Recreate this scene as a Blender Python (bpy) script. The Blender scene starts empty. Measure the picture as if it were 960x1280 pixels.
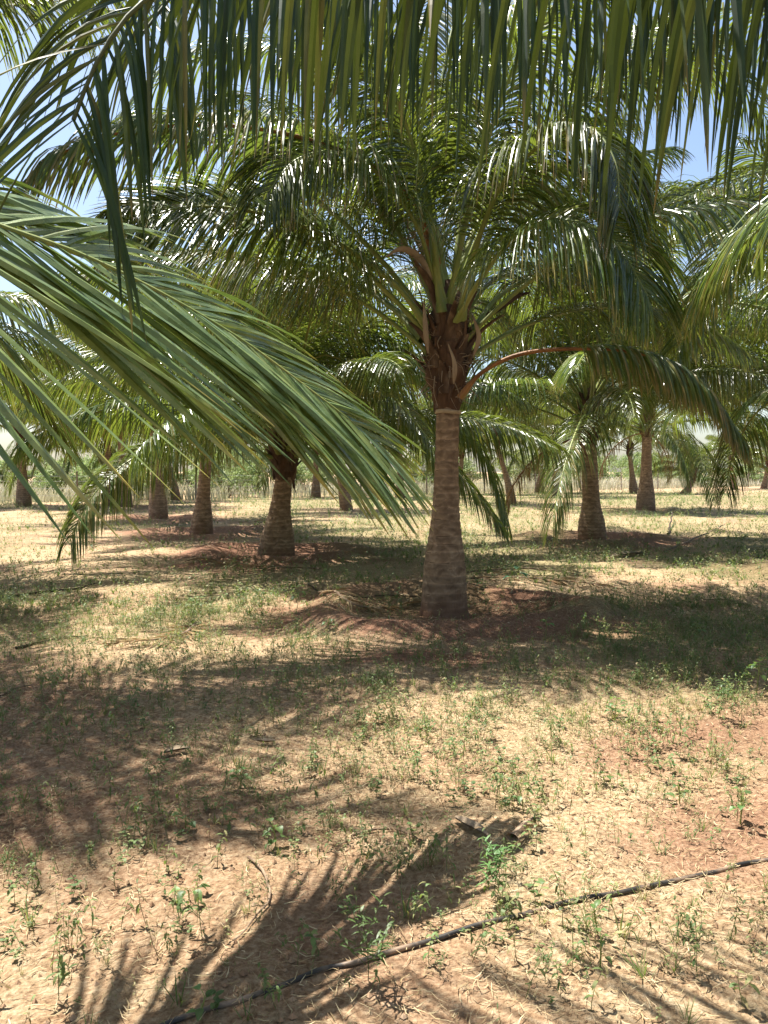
import bpy, math, random
import numpy as np
from math import radians as R

# ------------------------------------------------------------------ camera, light, exposure
SC = bpy.context.scene
COL = SC.collection
FPX = 997.0
CAM_H = 1.5
PITCH = R(-2.9)
cd = bpy.data.cameras.new('camera')
cam = bpy.data.objects.new('camera', cd); COL.objects.link(cam)
cam.location = (0, 0, CAM_H); cam.rotation_euler = (math.pi/2 + PITCH, 0, 0)
cd.sensor_fit = 'VERTICAL'; cd.sensor_height = 24.0
cd.lens = 12.0 / (640.0/FPX)
cd.clip_start = 0.05; cd.clip_end = 6000
SC.camera = cam

SUN_EL = R(67); SUN_AZ = (-0.72, 0.69)          # horizontal direction towards the sun
W = bpy.data.worlds.new('World'); SC.world = W; W.use_nodes = True
nt = W.node_tree; nt.nodes.clear()
o_ = nt.nodes.new('ShaderNodeOutputWorld'); b_ = nt.nodes.new('ShaderNodeBackground'); s_ = nt.nodes.new('ShaderNodeTexSky')
s_.sky_type = 'NISHITA'; s_.sun_disc = False; s_.sun_elevation = SUN_EL; s_.sun_rotation = math.atan2(SUN_AZ[0], SUN_AZ[1]) % (2*math.pi)
s_.dust_density = 1.6; s_.air_density = 1.0; s_.ozone_density = 1.2
b_.inputs[1].default_value = 0.078
nt.links.new(s_.outputs[0], b_.inputs[0]); nt.links.new(b_.outputs[0], o_.inputs[0])
sd = bpy.data.lights.new('sun', 'SUN'); sd.energy = 4.8; sd.angle = R(0.55); sd.color = (1.0, 0.955, 0.88)
sun = bpy.data.objects.new('sun', sd); COL.objects.link(sun)
from mathutils import Vector, Matrix, Euler
sv = Vector((SUN_AZ[0]*math.cos(SUN_EL), SUN_AZ[1]*math.cos(SUN_EL), math.sin(SUN_EL)))
sun.rotation_euler = sv.to_track_quat('Z', 'Y').to_euler(); sun.location = (0, 0, 30)
SC.view_settings.view_transform = 'Standard'; SC.view_settings.look = 'None'
SC.view_settings.exposure = 1.52; SC.view_settings.gamma = 1.0
SC.cycles.max_bounces = 6; SC.cycles.diffuse_bounces = 2; SC.cycles.transmission_bounces = 4; SC.cycles.transparent_max_bounces = 4

# ------------------------------------------------------------------ helpers
rng = np.random.default_rng(11)
def P(px, py, d):
    """point seen in direction px,py of the 960x1280 frame at d metres along the viewing axis"""
    x = (px-480)/FPX*d; v = (640-py)/FPX*d
    return np.array([x, d*math.cos(PITCH) - v*math.sin(PITCH), CAM_H + d*math.sin(PITCH) + v*math.cos(PITCH)])
def G(px, py):
    a = P(px, py, 1.0) - np.array([0, 0, CAM_H])
    k = CAM_H/-a[2]
    return np.array([a[0]*k, a[1]*k])

def norm(a): return a/np.maximum(np.linalg.norm(a, axis=-1, keepdims=True), 1e-9)

def mesh(name, V, F, mats, mi=None, lv=None, smooth=False):
    V = np.asarray(V, dtype=np.float32).reshape(-1, 3); F = np.asarray(F, dtype=np.int32)
    me = bpy.data.meshes.new(name)
    n = F.shape[1]
    me.vertices.add(len(V)); me.vertices.foreach_set('co', V.ravel())
    me.loops.add(F.size); me.loops.foreach_set('vertex_index', F.ravel())
    me.polygons.add(len(F)); me.polygons.foreach_set('loop_start', np.arange(0, F.size, n, dtype=np.int32))
    for m in (mats if isinstance(mats, (list, tuple)) else [mats]): me.materials.append(m)
    if mi is not None: me.polygons.foreach_set('material_index', np.asarray(mi, dtype=np.int32))
    me.polygons.foreach_set('use_smooth', np.full(len(F), smooth))
    if lv is not None:
        a = me.color_attributes.new('lv', 'FLOAT_COLOR', 'POINT')
        c = np.ones((len(V), 4), dtype=np.float32); c[:, :3] = np.asarray(lv).reshape(-1, 3)
        a.data.foreach_set('color', c.ravel())
    me.update(calc_edges=True)
    return me
def obj(name, me, parent=None, loc=(0, 0, 0), rz=0.0, sc=1.0):
    o = bpy.data.objects.new(name, me); COL.objects.link(o)
    o.location = loc; o.rotation_euler = (0, 0, rz); o.scale = (sc, sc, sc)
    if parent: o.parent = parent
    return o
def tag(o, label=None, cat=None, group=None, kind=None):
    if label: o['label'] = label
    if cat: o['category'] = cat
    if group: o['group'] = group
    if kind: o['kind'] = kind
    return o
def cat(parts):
    """join (V,F,lv) tuples"""
    V = []; F = []; L = []; k = 0
    for v, f, l in parts:
        v = np.asarray(v).reshape(-1, 3); V.append(v); F.append(np.asarray(f)+k); L.append(np.asarray(l).reshape(-1, 3)); k += len(v)
    return np.concatenate(V), np.concatenate(F), np.concatenate(L)
def grid_faces(nu, nv, wrap=False):
    """faces of a nu x nv vertex grid, row-major (nu rows of nv); wrap closes the rows"""
    i = np.arange(nu-1)[:, None]; j = np.arange(nv if wrap else nv-1)[None, :]
    j2 = (j+1) % nv
    return np.stack([i*nv+j, i*nv+j2, (i+1)*nv+j2, (i+1)*nv+j], -1).reshape(-1, 4)
def smoothpath(pts, n):
    pts = np.asarray(pts, float); m = len(pts)
    if m == 2: return pts[0] + (pts[1]-pts[0])*np.linspace(0, 1, n)[:, None]
    q = np.vstack([2*pts[0]-pts[1], pts, 2*pts[-1]-pts[-2]])
    out = []
    for k in range(m-1):
        p0, p1, p2, p3 = q[k:k+4]
        t = np.linspace(0, 1, 24, endpoint=False)[:, None]
        out.append(.5*((2*p1)+(-p0+p2)*t+(2*p0-5*p1+4*p2-p3)*t**2+(-p0+3*p1-3*p2+p3)*t**3))
    out.append(pts[-1:]); c = np.concatenate(out)
    s = np.r_[0, np.cumsum(np.linalg.norm(np.diff(c, axis=0), axis=1))]
    u = np.linspace(0, s[-1], n)
    return np.stack([np.interp(u, s, c[:, k]) for k in range(3)], 1)
def tube(pts, rad, sides=8, flat=1.0, lv=(.5, .5, .5)):
    """pts (n,3), rad (n,), closed-ended swept tube"""
    pts = np.asarray(pts, float); n = len(pts); rad = np.broadcast_to(np.asarray(rad, float), (n,))
    T = norm(np.gradient(pts, axis=0))
    ref = np.array([0, 0, 1.0]) if abs(T[:, 2]).mean() < .8 else np.array([1.0, 0, 0])
    S = norm(np.cross(T, ref)); U = np.cross(S, T)
    a = np.linspace(0, 2*np.pi, sides, endpoint=False)
    V = pts[:, None] + rad[:, None, None]*(S[:, None]*np.cos(a)[None, :, None] + flat*U[:, None]*np.sin(a)[None, :, None])
    V = np.concatenate([np.repeat(pts[:1, None], sides, 1), V, np.repeat(pts[-1:, None], sides, 1)])
    F = grid_faces(n+2, sides, True)
    return V.reshape(-1, 3), F, np.broadcast_to(np.array(lv, float), (V.size//3, 3))

def vnoise(x, y, seed=0):
    """cheap smooth value noise in numpy"""
    xi = np.floor(x).astype(np.int64); yi = np.floor(y).astype(np.int64); fx = x-xi; fy = y-yi
    def h(a, b):
        k = (a*374761393 + b*668265263 + seed*1442695041) & 0xffffffff
        k = ((k ^ (k >> 13))*1274126177) & 0xffffffff
        return ((k ^ (k >> 16)) & 0xffff)/65535.0
    sx = fx*fx*(3-2*fx); sy = fy*fy*(3-2*fy)
    return (h(xi, yi)*(1-sx)+h(xi+1, yi)*sx)*(1-sy) + (h(xi, yi+1)*(1-sx)+h(xi+1, yi+1)*sx)*sy
def fbm(x, y, seed=0, o=4):
    s = 0; a = .5
    for k in range(o): s = s + a*vnoise(x*2**k, y*2**k, seed+k); a *= .5
    return s/(1-.5**o)

# ------------------------------------------------------------------ materials
def mat(name):
    m = bpy.data.materials.new(name); m.use_nodes = True; m.node_tree.nodes.clear()
    return m, m.node_tree.nodes, m.node_tree.links
def ramp(N, stops, interp='LINEAR'):
    r = N.new('ShaderNodeValToRGB'); e = r.color_ramp.elements; r.color_ramp.interpolation = interp
    while len(e) > 1: e.remove(e[-1])
    e[0].position = stops[0][0]; e[0].color = (*stops[0][1], 1)
    for p, c in stops[1:]:
        x = e.new(p); x.color = (*c, 1)
    return r
def math_(N, L, op, a, b=None, c=None):
    m = N.new('ShaderNodeMath'); m.operation = op
    for i, v in enumerate((a, b, c)):
        if v is None: continue
        if isinstance(v, (int, float)): m.inputs[i].default_value = v
        else: L.new(v, m.inputs[i])
    return m.outputs[0]
def leafmat(name, base, tip=None, rough=.38, trans=.26, tcol=(.30, .42, .05), spec=.5, tipstart=.75, objvar=True):
    """leaf blade: lv.r random per leaflet, lv.g distance along it"""
    m, N, L = mat(name)
    at = N.new('ShaderNodeVertexColor'); at.layer_name = 'lv'
    sp = N.new('ShaderNodeSeparateColor'); L.new(at.outputs[0], sp.inputs[0])
    r1 = ramp(N, base); L.new(sp.outputs[0], r1.inputs[0])
    col = r1.outputs[0]
    if tip is not None:
        g = math_(N, L, 'MULTIPLY', math_(N, L, 'MULTIPLY_ADD', sp.outputs[0], .22, sp.outputs[1]), .8)
        r2 = ramp(N, [(tipstart*.8, (0, 0, 0)), (tipstart*.8+.1, (1, 1, 1))]); L.new(g, r2.inputs[0])
        mx = N.new('ShaderNodeMix'); mx.data_type = 'RGBA'; L.new(r2.outputs[0], mx.inputs[0]); L.new(col, mx.inputs[6]); mx.inputs[7].default_value = (*tip, 1)
        col = mx.outputs[2]
    if objvar:
        oi = N.new('ShaderNodeObjectInfo'); hs = N.new('ShaderNodeHueSaturation')
        L.new(math_(N, L, 'MULTIPLY_ADD', oi.outputs['Random'], .035, .482), hs.inputs[0])
        L.new(math_(N, L, 'MULTIPLY_ADD', oi.outputs['Random'], .5, .75), hs.inputs[2]); L.new(col, hs.inputs[4]); col = hs.outputs[0]
    tcn = N.new('ShaderNodeTexCoord'); nn = N.new('ShaderNodeTexNoise'); nn.inputs['Scale'].default_value = 14; nn.inputs['Detail'].default_value = 4; L.new(tcn.outputs['Object'], nn.inputs[0])
    hv = N.new('ShaderNodeHueSaturation'); L.new(math_(N, L, 'MULTIPLY_ADD', nn.outputs[0], 1.1, .45), hv.inputs[2]); L.new(math_(N, L, 'MULTIPLY_ADD', nn.outputs[0], -.06, .53), hv.inputs[0]); L.new(col, hv.inputs[4]); col = hv.outputs[0]
    p = N.new('ShaderNodeBsdfPrincipled'); L.new(col, p.inputs['Base Color']); L.new(math_(N, L, 'MULTIPLY_ADD', nn.outputs[0], .25, rough-.12), p.inputs['Roughness'])
    p.inputs['Specular IOR Level'].default_value = spec
    t = N.new('ShaderNodeBsdfTranslucent')
    tm = N.new('ShaderNodeMix'); tm.data_type = 'RGBA'; tm.inputs[0].default_value = .6; L.new(col, tm.inputs[6]); tm.inputs[7].default_value = (*tcol, 1)
    L.new(tm.outputs[2], t.inputs[0])
    ms = N.new('ShaderNodeMixShader'); ms.inputs[0].default_value = trans
    L.new(p.outputs[0], ms.inputs[1]); L.new(t.outputs[0], ms.inputs[2])
    o = N.new('ShaderNodeOutputMaterial'); L.new(ms.outputs[0], o.inputs[0])
    return m
def noisemat(name, stops, scale=6, rough=.85, bump=.3, stretch=(1, 1, 1), bscale=None, spec=.3, detail=6, bdist=.02):
    m, N, L = mat(name)
    tc = N.new('ShaderNodeTexCoord'); mp = N.new('ShaderNodeMapping'); mp.inputs['Scale'].default_value = stretch
    L.new(tc.outputs['Object'], mp.inputs[0])
    n1 = N.new('ShaderNodeTexNoise'); n1.inputs['Scale'].default_value = scale; n1.inputs['Detail'].default_value = detail; L.new(mp.outputs[0], n1.inputs[0])
    r = ramp(N, stops); L.new(n1.outputs[0], r.inputs[0])
    n2 = N.new('ShaderNodeTexNoise'); n2.inputs['Scale'].default_value = bscale or scale*4; n2.inputs['Detail'].default_value = 5; L.new(mp.outputs[0], n2.inputs[0])
    bp = N.new('ShaderNodeBump'); bp.inputs['Strength'].default_value = bump; bp.inputs['Distance'].default_value = bdist; L.new(n2.outputs[0], bp.inputs['Height'])
    p = N.new('ShaderNodeBsdfPrincipled'); L.new(r.outputs[0], p.inputs['Base Color']); p.inputs['Roughness'].default_value = rough
    p.inputs['Specular IOR Level'].default_value = spec; L.new(bp.outputs[0], p.inputs['Normal'])
    o = N.new('ShaderNodeOutputMaterial'); L.new(p.outputs[0], o.inputs[0])
    return m
GREEN = [(0, (.04, .07, .012)), (.5, (.075, .115, .018)), (.9, (.13, .16, .028)), (1, (.22, .18, .05))]
M_leaf = leafmat('palm_leaf', GREEN, tip=(.30, .22, .06), tipstart=.95, rough=.28, spec=.8, trans=.3, tcol=(.36, .46, .05))
M_leaf_lit = leafmat('palm_leaf_lit', [(0, (.10, .16, .05)), (.5, (.16, .23, .075)), (.93, (.20, .26, .08)), (1, (.12, .15, .035))], tip=(.40, .33, .07), tipstart=1.02, rough=.27, spec=.65, trans=.13, tcol=(.2, .3, .03), objvar=False)  # sunlit brightness of the near-left frond put into a lighter leaf colour
M_leaf_shaded = leafmat('palm_leaf_shaded', [(0, (.018, .042, .011)), (.5, (.030, .062, .014)), (.9, (.05, .08, .02)), (1, (.15, .14, .04))], tip=(.22, .17, .06), tipstart=1.05, rough=.42, trans=.09, tcol=(.25, .3, .03), spec=.4, objvar=False)  # shade on the overhead fronds put into a darker leaf colour
M_leaf_tan = leafmat('palm_leaf_yellowing', [(0, (.055, .10, .025)), (.6, (.10, .13, .03)), (1, (.22, .18, .06))], tip=(.28, .20, .08), tipstart=.9, rough=.36, trans=.3, objvar=False)
M_dry = leafmat('palm_leaf_dry', [(0, (.16, .09, .045)), (.5, (.26, .17, .08)), (1, (.40, .30, .17))], rough=.7, trans=.15, tcol=(.4, .25, .1), spec=.2)
M_rib = noisemat('midrib_green', [(.3, (.13, .19, .035)), (.7, (.26, .27, .07))], scale=3, rough=.45, bump=.15, spec=.5)
M_ribshaded = noisemat('midrib_shaded', [(.3, (.05, .06, .02)), (.7, (.10, .11, .035))], scale=3, rough=.5, bump=.15)  # shaded copy of the green midrib, darkness held in the colour
M_ribdry = noisemat('midrib_orange', [(.3, (.16, .07, .025)), (.6, (.30, .14, .05)), (.75, (.22, .18, .05))], scale=5, rough=.6, bump=.5)
M_fibre = noisemat('sheath_fibre', [(.25, (.035, .02, .012)), (.5, (.10, .055, .032)), (.75, (.22, .14, .085))], scale=7, rough=.9, bump=.8, stretch=(1, 1, .25), bdist=.03)
M_spathe = noisemat('spathe', [(.3, (.20, .14, .09)), (.7, (.40, .31, .21))], scale=5, rough=.8, bump=.4, stretch=(1, 1, .3))
M_twig = noisemat('dry_twig', [(.3, (.13, .08, .05)), (.7, (.33, .24, .16))], scale=12, rough=.85, bump=.4)
M_darkwood = noisemat('dark_stick', [(.3, (.03, .02, .014)), (.7, (.09, .06, .04))], scale=9, rough=.9, bump=.4)
M_post = noisemat('post_wood', [(.3, (.14, .11, .09)), (.7, (.30, .26, .22))], scale=9, rough=.9, bump=.3)
M_wire = noisemat('wire', [(.3, (.18, .18, .18)), (.7, (.3, .3, .3))], scale=9, rough=.5, bump=.1)
M_weed = leafmat('weed_leaf', [(0, (.07, .12, .04)), (.4, (.13, .19, .065)), (.62, (.24, .25, .10)), (.8, (.33, .25, .13)), (1, (.18, .11, .06))], tip=(.22, .17, .07), tipstart=1.0, rough=.55, trans=.3, spec=.35)
M_broad = leafmat('broad_leaf', [(0, (.055, .12, .03)), (1, (.13, .22, .06))], rough=.5, trans=.3, tcol=(.32, .45, .08))
M_silver = leafmat('pale_leaf', [(0, (.12, .30, .14)), (1, (.22, .42, .22))], rough=.4, trans=.3, tcol=(.3, .5, .2), objvar=False)
M_straw = leafmat('straw', [(0, (.20, .13, .07)), (.4, (.38, .28, .15)), (1, (.56, .47, .29))], rough=.75, trans=.15, tcol=(.5, .4, .2), spec=.2, objvar=False)
M_scrub = leafmat('scrub_leaf', [(0, (.13, .20, .06)), (.5, (.22, .30, .10)), (1, (.36, .38, .20))], rough=.6, trans=.35, tcol=(.35, .42, .16))
M_paleg = leafmat('tall_dry_grass', [(0, (.34, .36, .22)), (.5, (.48, .47, .34)), (1, (.62, .58, .46))], rough=.7, trans=.3, tcol=(.5, .48, .3), objvar=False)

def trunkmat():
    m, N, L = mat('palm_bark')
    tc = N.new('ShaderNodeTexCoord')
    mp = N.new('ShaderNodeMapping'); mp.inputs['Scale'].default_value = (9, 9, 14); L.new(tc.outputs['Object'], mp.inputs[0])
    n1 = N.new('ShaderNodeTexNoise'); n1.inputs['Scale'].default_value = 1.0; n1.inputs['Distortion'].default_value = .8; n1.inputs['Detail'].default_value = 7; L.new(mp.outputs[0], n1.inputs[0])
    r = ramp(N, [(.25, (.13, .085, .055)), (.45, (.22, .15, .10)), (.6, (.30, .21, .14)), (.78, (.42, .32, .23))]); L.new(n1.outputs[0], r.inputs[0])
    at = N.new('ShaderNodeVertexColor'); at.layer_name = 'lv'; sp = N.new('ShaderNodeSeparateColor'); L.new(at.outputs[0], sp.inputs[0])
    # scar line colour: lv.r = ring phase (0 scar, 1 below next scar); lv.b = red soil splash near the ground
    r2 = ramp(N, [(0, (.22, .19, .16)), (.05, (.4, .36, .3)), (.11, (1.5, 1.45, 1.35)), (.4, (1.05, 1.05, 1.0)), (1, (.85, .8, .74))]); L.new(sp.outputs[0], r2.inputs[0])
    mx = N.new('ShaderNodeMix'); mx.data_type = 'RGBA'; mx.blend_type = 'MULTIPLY'; mx.inputs[0].default_value = .9
    L.new(r.outputs[0], mx.inputs[6]); L.new(r2.outputs[0], mx.inputs[7])
    m2 = N.new('ShaderNodeMix'); m2.data_type = 'RGBA'; L.new(sp.outputs[2], m2.inputs[0]); L.new(mx.outputs[2], m2.inputs[6]); m2.inputs[7].default_value = (.19, .09, .05, 1)
    n2 = N.new('ShaderNodeTexNoise'); mp2 = N.new('ShaderNodeMapping'); mp2.inputs['Scale'].default_value = (45, 45, 8); L.new(tc.outputs['Object'], mp2.inputs[0]); L.new(mp2.outputs[0], n2.inputs[0]); n2.inputs['Scale'].default_value = 1; n2.inputs['Detail'].default_value = 5
    bp = N.new('ShaderNodeBump'); bp.inputs['Strength'].default_value = .7; bp.inputs['Distance'].default_value = .012; L.new(n2.outputs[0], bp.inputs['Height'])
    p = N.new('ShaderNodeBsdfPrincipled'); L.new(m2.outputs[2], p.inputs['Base Color']); p.inputs['Roughness'].default_value = .9; p.inputs['Specular IOR Level'].default_value = .25
    L.new(bp.outputs[0], p.inputs['Normal'])
    o = N.new('ShaderNodeOutputMaterial'); L.new(p.outputs[0], o.inputs[0]); return m
M_bark = trunkmat()

def groundmat():
    m, N, L = mat('orchard_ground')
    tc = N.new('ShaderNodeTexCoord'); at = N.new('ShaderNodeVertexColor'); at.layer_name = 'lv'
    sp = N.new('ShaderNodeSeparateColor'); L.new(at.outputs[0], sp.inputs[0])
    def noise(s, d=5, rg=.55):
        n = N.new('ShaderNodeTexNoise'); n.inputs['Scale'].default_value = s; n.inputs['Detail'].default_value = d; n.inputs['Roughness'].default_value = rg; L.new(tc.outputs['Object'], n.inputs[0]); return n.outputs[0]
    def mix(f, a, b, bt='MIX'):
        x = N.new('ShaderNodeMix'); x.data_type = 'RGBA'; x.blend_type = bt
        if isinstance(f, (int, float)): x.inputs[0].default_value = f
        else: L.new(f, x.inputs[0])
        for i, v in ((6, a), (7, b)):
            if isinstance(v, tuple): x.inputs[i].default_value = (*v, 1)
            else: L.new(v, x.inputs[i])
        return x.outputs[2]
    fine = noise(38, 8, .7); mid = noise(5, 6, .6); big = noise(.7, 4)
    sand = ramp(N, [(.3, (.13, .075, .04)), (.42, (.30, .19, .105)), (.54, (.46, .32, .19)), (.7, (.62, .48, .31))]); L.new(fine, sand.inputs[0])
    lit = ramp(N, [(.32, (.19, .12, .065)), (.48, (.39, .285, .165)), (.68, (.61, .50, .33))]); L.new(fine, lit.inputs[0])
    red = ramp(N, [(.25, (.12, .058, .036)), (.5, (.25, .13, .08)), (.75, (.40, .25, .165))]); L.new(fine, red.inputs[0])
    f1 = ramp(N, [(.42, (0, 0, 0)), (.62, (1, 1, 1))]); L.new(mid, f1.inputs[0])
    c = mix(f1.outputs[0], sand.outputs[0], lit.outputs[0])
    f2 = ramp(N, [(.50, (0, 0, 0)), (.66, (.7, .7, .7))]); L.new(math_(N, L, 'MULTIPLY_ADD', mid, .35, math_(N, L, 'MULTIPLY', big, .7)), f2.inputs[0])
    c = mix(f2.outputs[0], c, red.outputs[0])
    c = mix(sp.outputs[0], c, red.outputs[0])                    # ring mounds of red soil
    moss = ramp(N, [(.3, (.07, .10, .035)), (.7, (.20, .22, .09))]); L.new(fine, moss.inputs[0])
    c = mix(sp.outputs[1], c, moss.outputs[0])                   # green ground cover
    h = math_(N, L, 'MULTIPLY_ADD', mid, .6, fine)
    vor = N.new('ShaderNodeTexVoronoi'); vor.inputs['Scale'].default_value = 60; L.new(tc.outputs['Object'], vor.inputs[0])
    h = math_(N, L, 'MULTIPLY_ADD', vor.outputs[0], -.35, h)
    bp = N.new('ShaderNodeBump'); bp.inputs['Strength'].default_value = .9; bp.inputs['Distance'].default_value = .03; L.new(h, bp.inputs['Height'])
    p = N.new('ShaderNodeBsdfPrincipled'); L.new(c, p.inputs['Base Color']); p.inputs['Roughness'].default_value = .95; p.inputs['Specular IOR Level'].default_value = .15
    L.new(bp.outputs[0], p.inputs['Normal'])
    o = N.new('ShaderNodeOutputMaterial'); L.new(p.outputs[0], o.inputs[0]); return m
M_ground = groundmat()
m, N, L = mat('black_hose_plastic')
p = N.new('ShaderNodeBsdfPrincipled'); tc = N.new('ShaderNodeTexCoord'); n = N.new('ShaderNodeTexNoise'); n.inputs['Scale'].default_value = 9; n.inputs['Detail'].default_value = 6; L.new(tc.outputs['Object'], n.inputs[0])
r = ramp(N, [(.38, (.016, .015, .014)), (.5, (.05, .042, .035)), (.6, (.26, .18, .12))]); L.new(n.outputs[0], r.inputs[0]); L.new(r.outputs[0], p.inputs['Base Color'])
p.inputs['Roughness'].default_value = .45
o = N.new('ShaderNodeOutputMaterial'); L.new(p.outputs[0], o.inputs[0]); M_hose = m

# ------------------------------------------------------------------ where the palms stand  (x, y)
def gxy(px, py): return tuple(G(px, py))
PALMS = {}
PALMS['hero'] = gxy(555, 762)
PALMS['squat'] = gxy(345, 694)
PALMS['right'] = gxy(740, 675)
PALMS['l3'] = gxy(252, 666)
PALMS['l4'] = gxy(198, 649)
PALMS['l5'] = gxy(157, 635)
PALMS['l6'] = gxy(137, 632)
PALMS['l7'] = gxy(30, 633)
PALMS['r2'] = gxy(807, 638)
PALMS['nearleft'] = (-3.6, .6)
PALMS['behind'] = (-.6, -5.4)
PALMS['nearright'] = (3.3, 2.9)
PALMS['offleft'] = (-5.2, 5.4)
PALMS['offright'] = (6.9, 11.2)
PALMS['offleft2'] = (-8.6, 11.3)
FAR = [(433, 638), (395, 622), (640, 630), (695, 620), (674, 616), (792, 617), (857, 617), (918, 612), (220, 625), (955, 611), (500, 622), (575, 618)]
MOUNDS = [(PALMS[k], s) for k, s in (('hero', 1.0), ('squat', 1.0), ('right', 1.0), ('l3', .8), ('l4', .8), ('l5', .6), ('r2', .7), ('offleft', .8), ('offright', .8), ('nearright', .6), ('nearleft', .6))]

def gh(x, y):
    """ground height"""
    x = np.asarray(x, float); y = np.asarray(y, float)
    h = (fbm(x*.35+9, y*.35, 3, 3)-.5)*.10 + (fbm(x*2.2, y*2.2, 8, 4)-.5)*.055
    h += (fbm(x*9, y*9, 21, 3)-.5)*.018
    for (mx, my), s in MOUNDS:
        d = np.hypot(x-mx, (y-my)*1.05)
        rim = 1.35 + .22*np.sin(np.arctan2(y-my, x-mx)*3 + mx*3) + .12*(vnoise(x*2.5, y*2.5, 5)-.5)
        h += s*(.12*np.exp(-((d-rim)/.3)**2) - .05*np.exp(-(d/1.0)**4)) * (.65+.7*fbm(x*1.6, y*1.6, 44, 3))
    return h
def redmask(x, y):
    k = np.zeros_like(x)
    for (mx, my), s in MOUNDS:
        d = np.hypot(x-mx, (y-my)*.9); e = 2.15 + 1.1*(fbm(x*1.6, y*1.6, 6, 3)-.5)*2
        k = np.maximum(k, np.clip((e-d)/.45, 0, 1)*min(1, s+.1))
    for cx, cy, rr in ((-.55, 2.9, 1.1), (-1.7, 3.6, 1.2), (-.2, 3.9, .7), (-3.0, 5.2, 1.5)):
        d = np.hypot(x-cx, y-cy); k = np.maximum(k, .38*np.clip((rr*(.6+.9*fbm(x*2.2, y*2.2, 31, 4))-d)/.6, 0, 1))
    return k
def greenmask(x, y):
    dist = np.hypot(x, y)
    n = fbm(x*.5+3, y*.32+1, 17, 4)
    k = np.clip((n-.44 + .10*np.clip(x/6, -1, 1)*(y > 5) + .08*np.clip((dist-9)/20, 0, 1))*4, 0, 1)
    return k

def G(px, py):
    a = P(px, py, 1.0) - np.array([0, 0, CAM_H]); k = CAM_H/-a[2]
    for _ in range(6): k = (CAM_H-float(gh(a[0]*k, a[1]*k)))/-a[2]*.7 + k*.3
    return np.array([a[0]*k, a[1]*k])
# ------------------------------------------------------------------ ground
def axis(lo, a, b, hi, st, g=1.09):
    c = list(np.arange(a, b, st)); s = st; v = b; up = []
    while v < hi: up.append(v); s *= g; v += s
    up.append(hi); s = st; v = a-st; dn = []
    while v > lo: dn.append(v); s *= g; v -= s
    dn.append(lo); return np.array(dn[::-1]+c+up)
gx = axis(-2500, -4.5, 5.5, 2500, .04, 1.05); gy = axis(-2500, 1.8, 13, 3500, .04, 1.045)
X, Y = np.meshgrid(gx, gy)
Zg = gh(X, Y); fade = np.clip(1-(np.hypot(X, Y)-90)/60, 0, 1); Zg = Zg*fade
lv = np.stack([redmask(X, Y), greenmask(X, Y)*.45*np.clip((62-np.hypot(X, Y*.9))/14, 0.0, 1), 0*X], -1)
g = obj('ground', mesh('ground', np.stack([X, Y, Zg], -1), grid_faces(len(gy), len(gx)), M_ground, lv=lv, smooth=True))
tag(g, 'pale sandy orchard floor with red earth rings round the palms', 'ground', kind='structure')
def g3(x, y, dz=0.0): return (float(x), float(y), float(gh(x, y))+dz)

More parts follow.
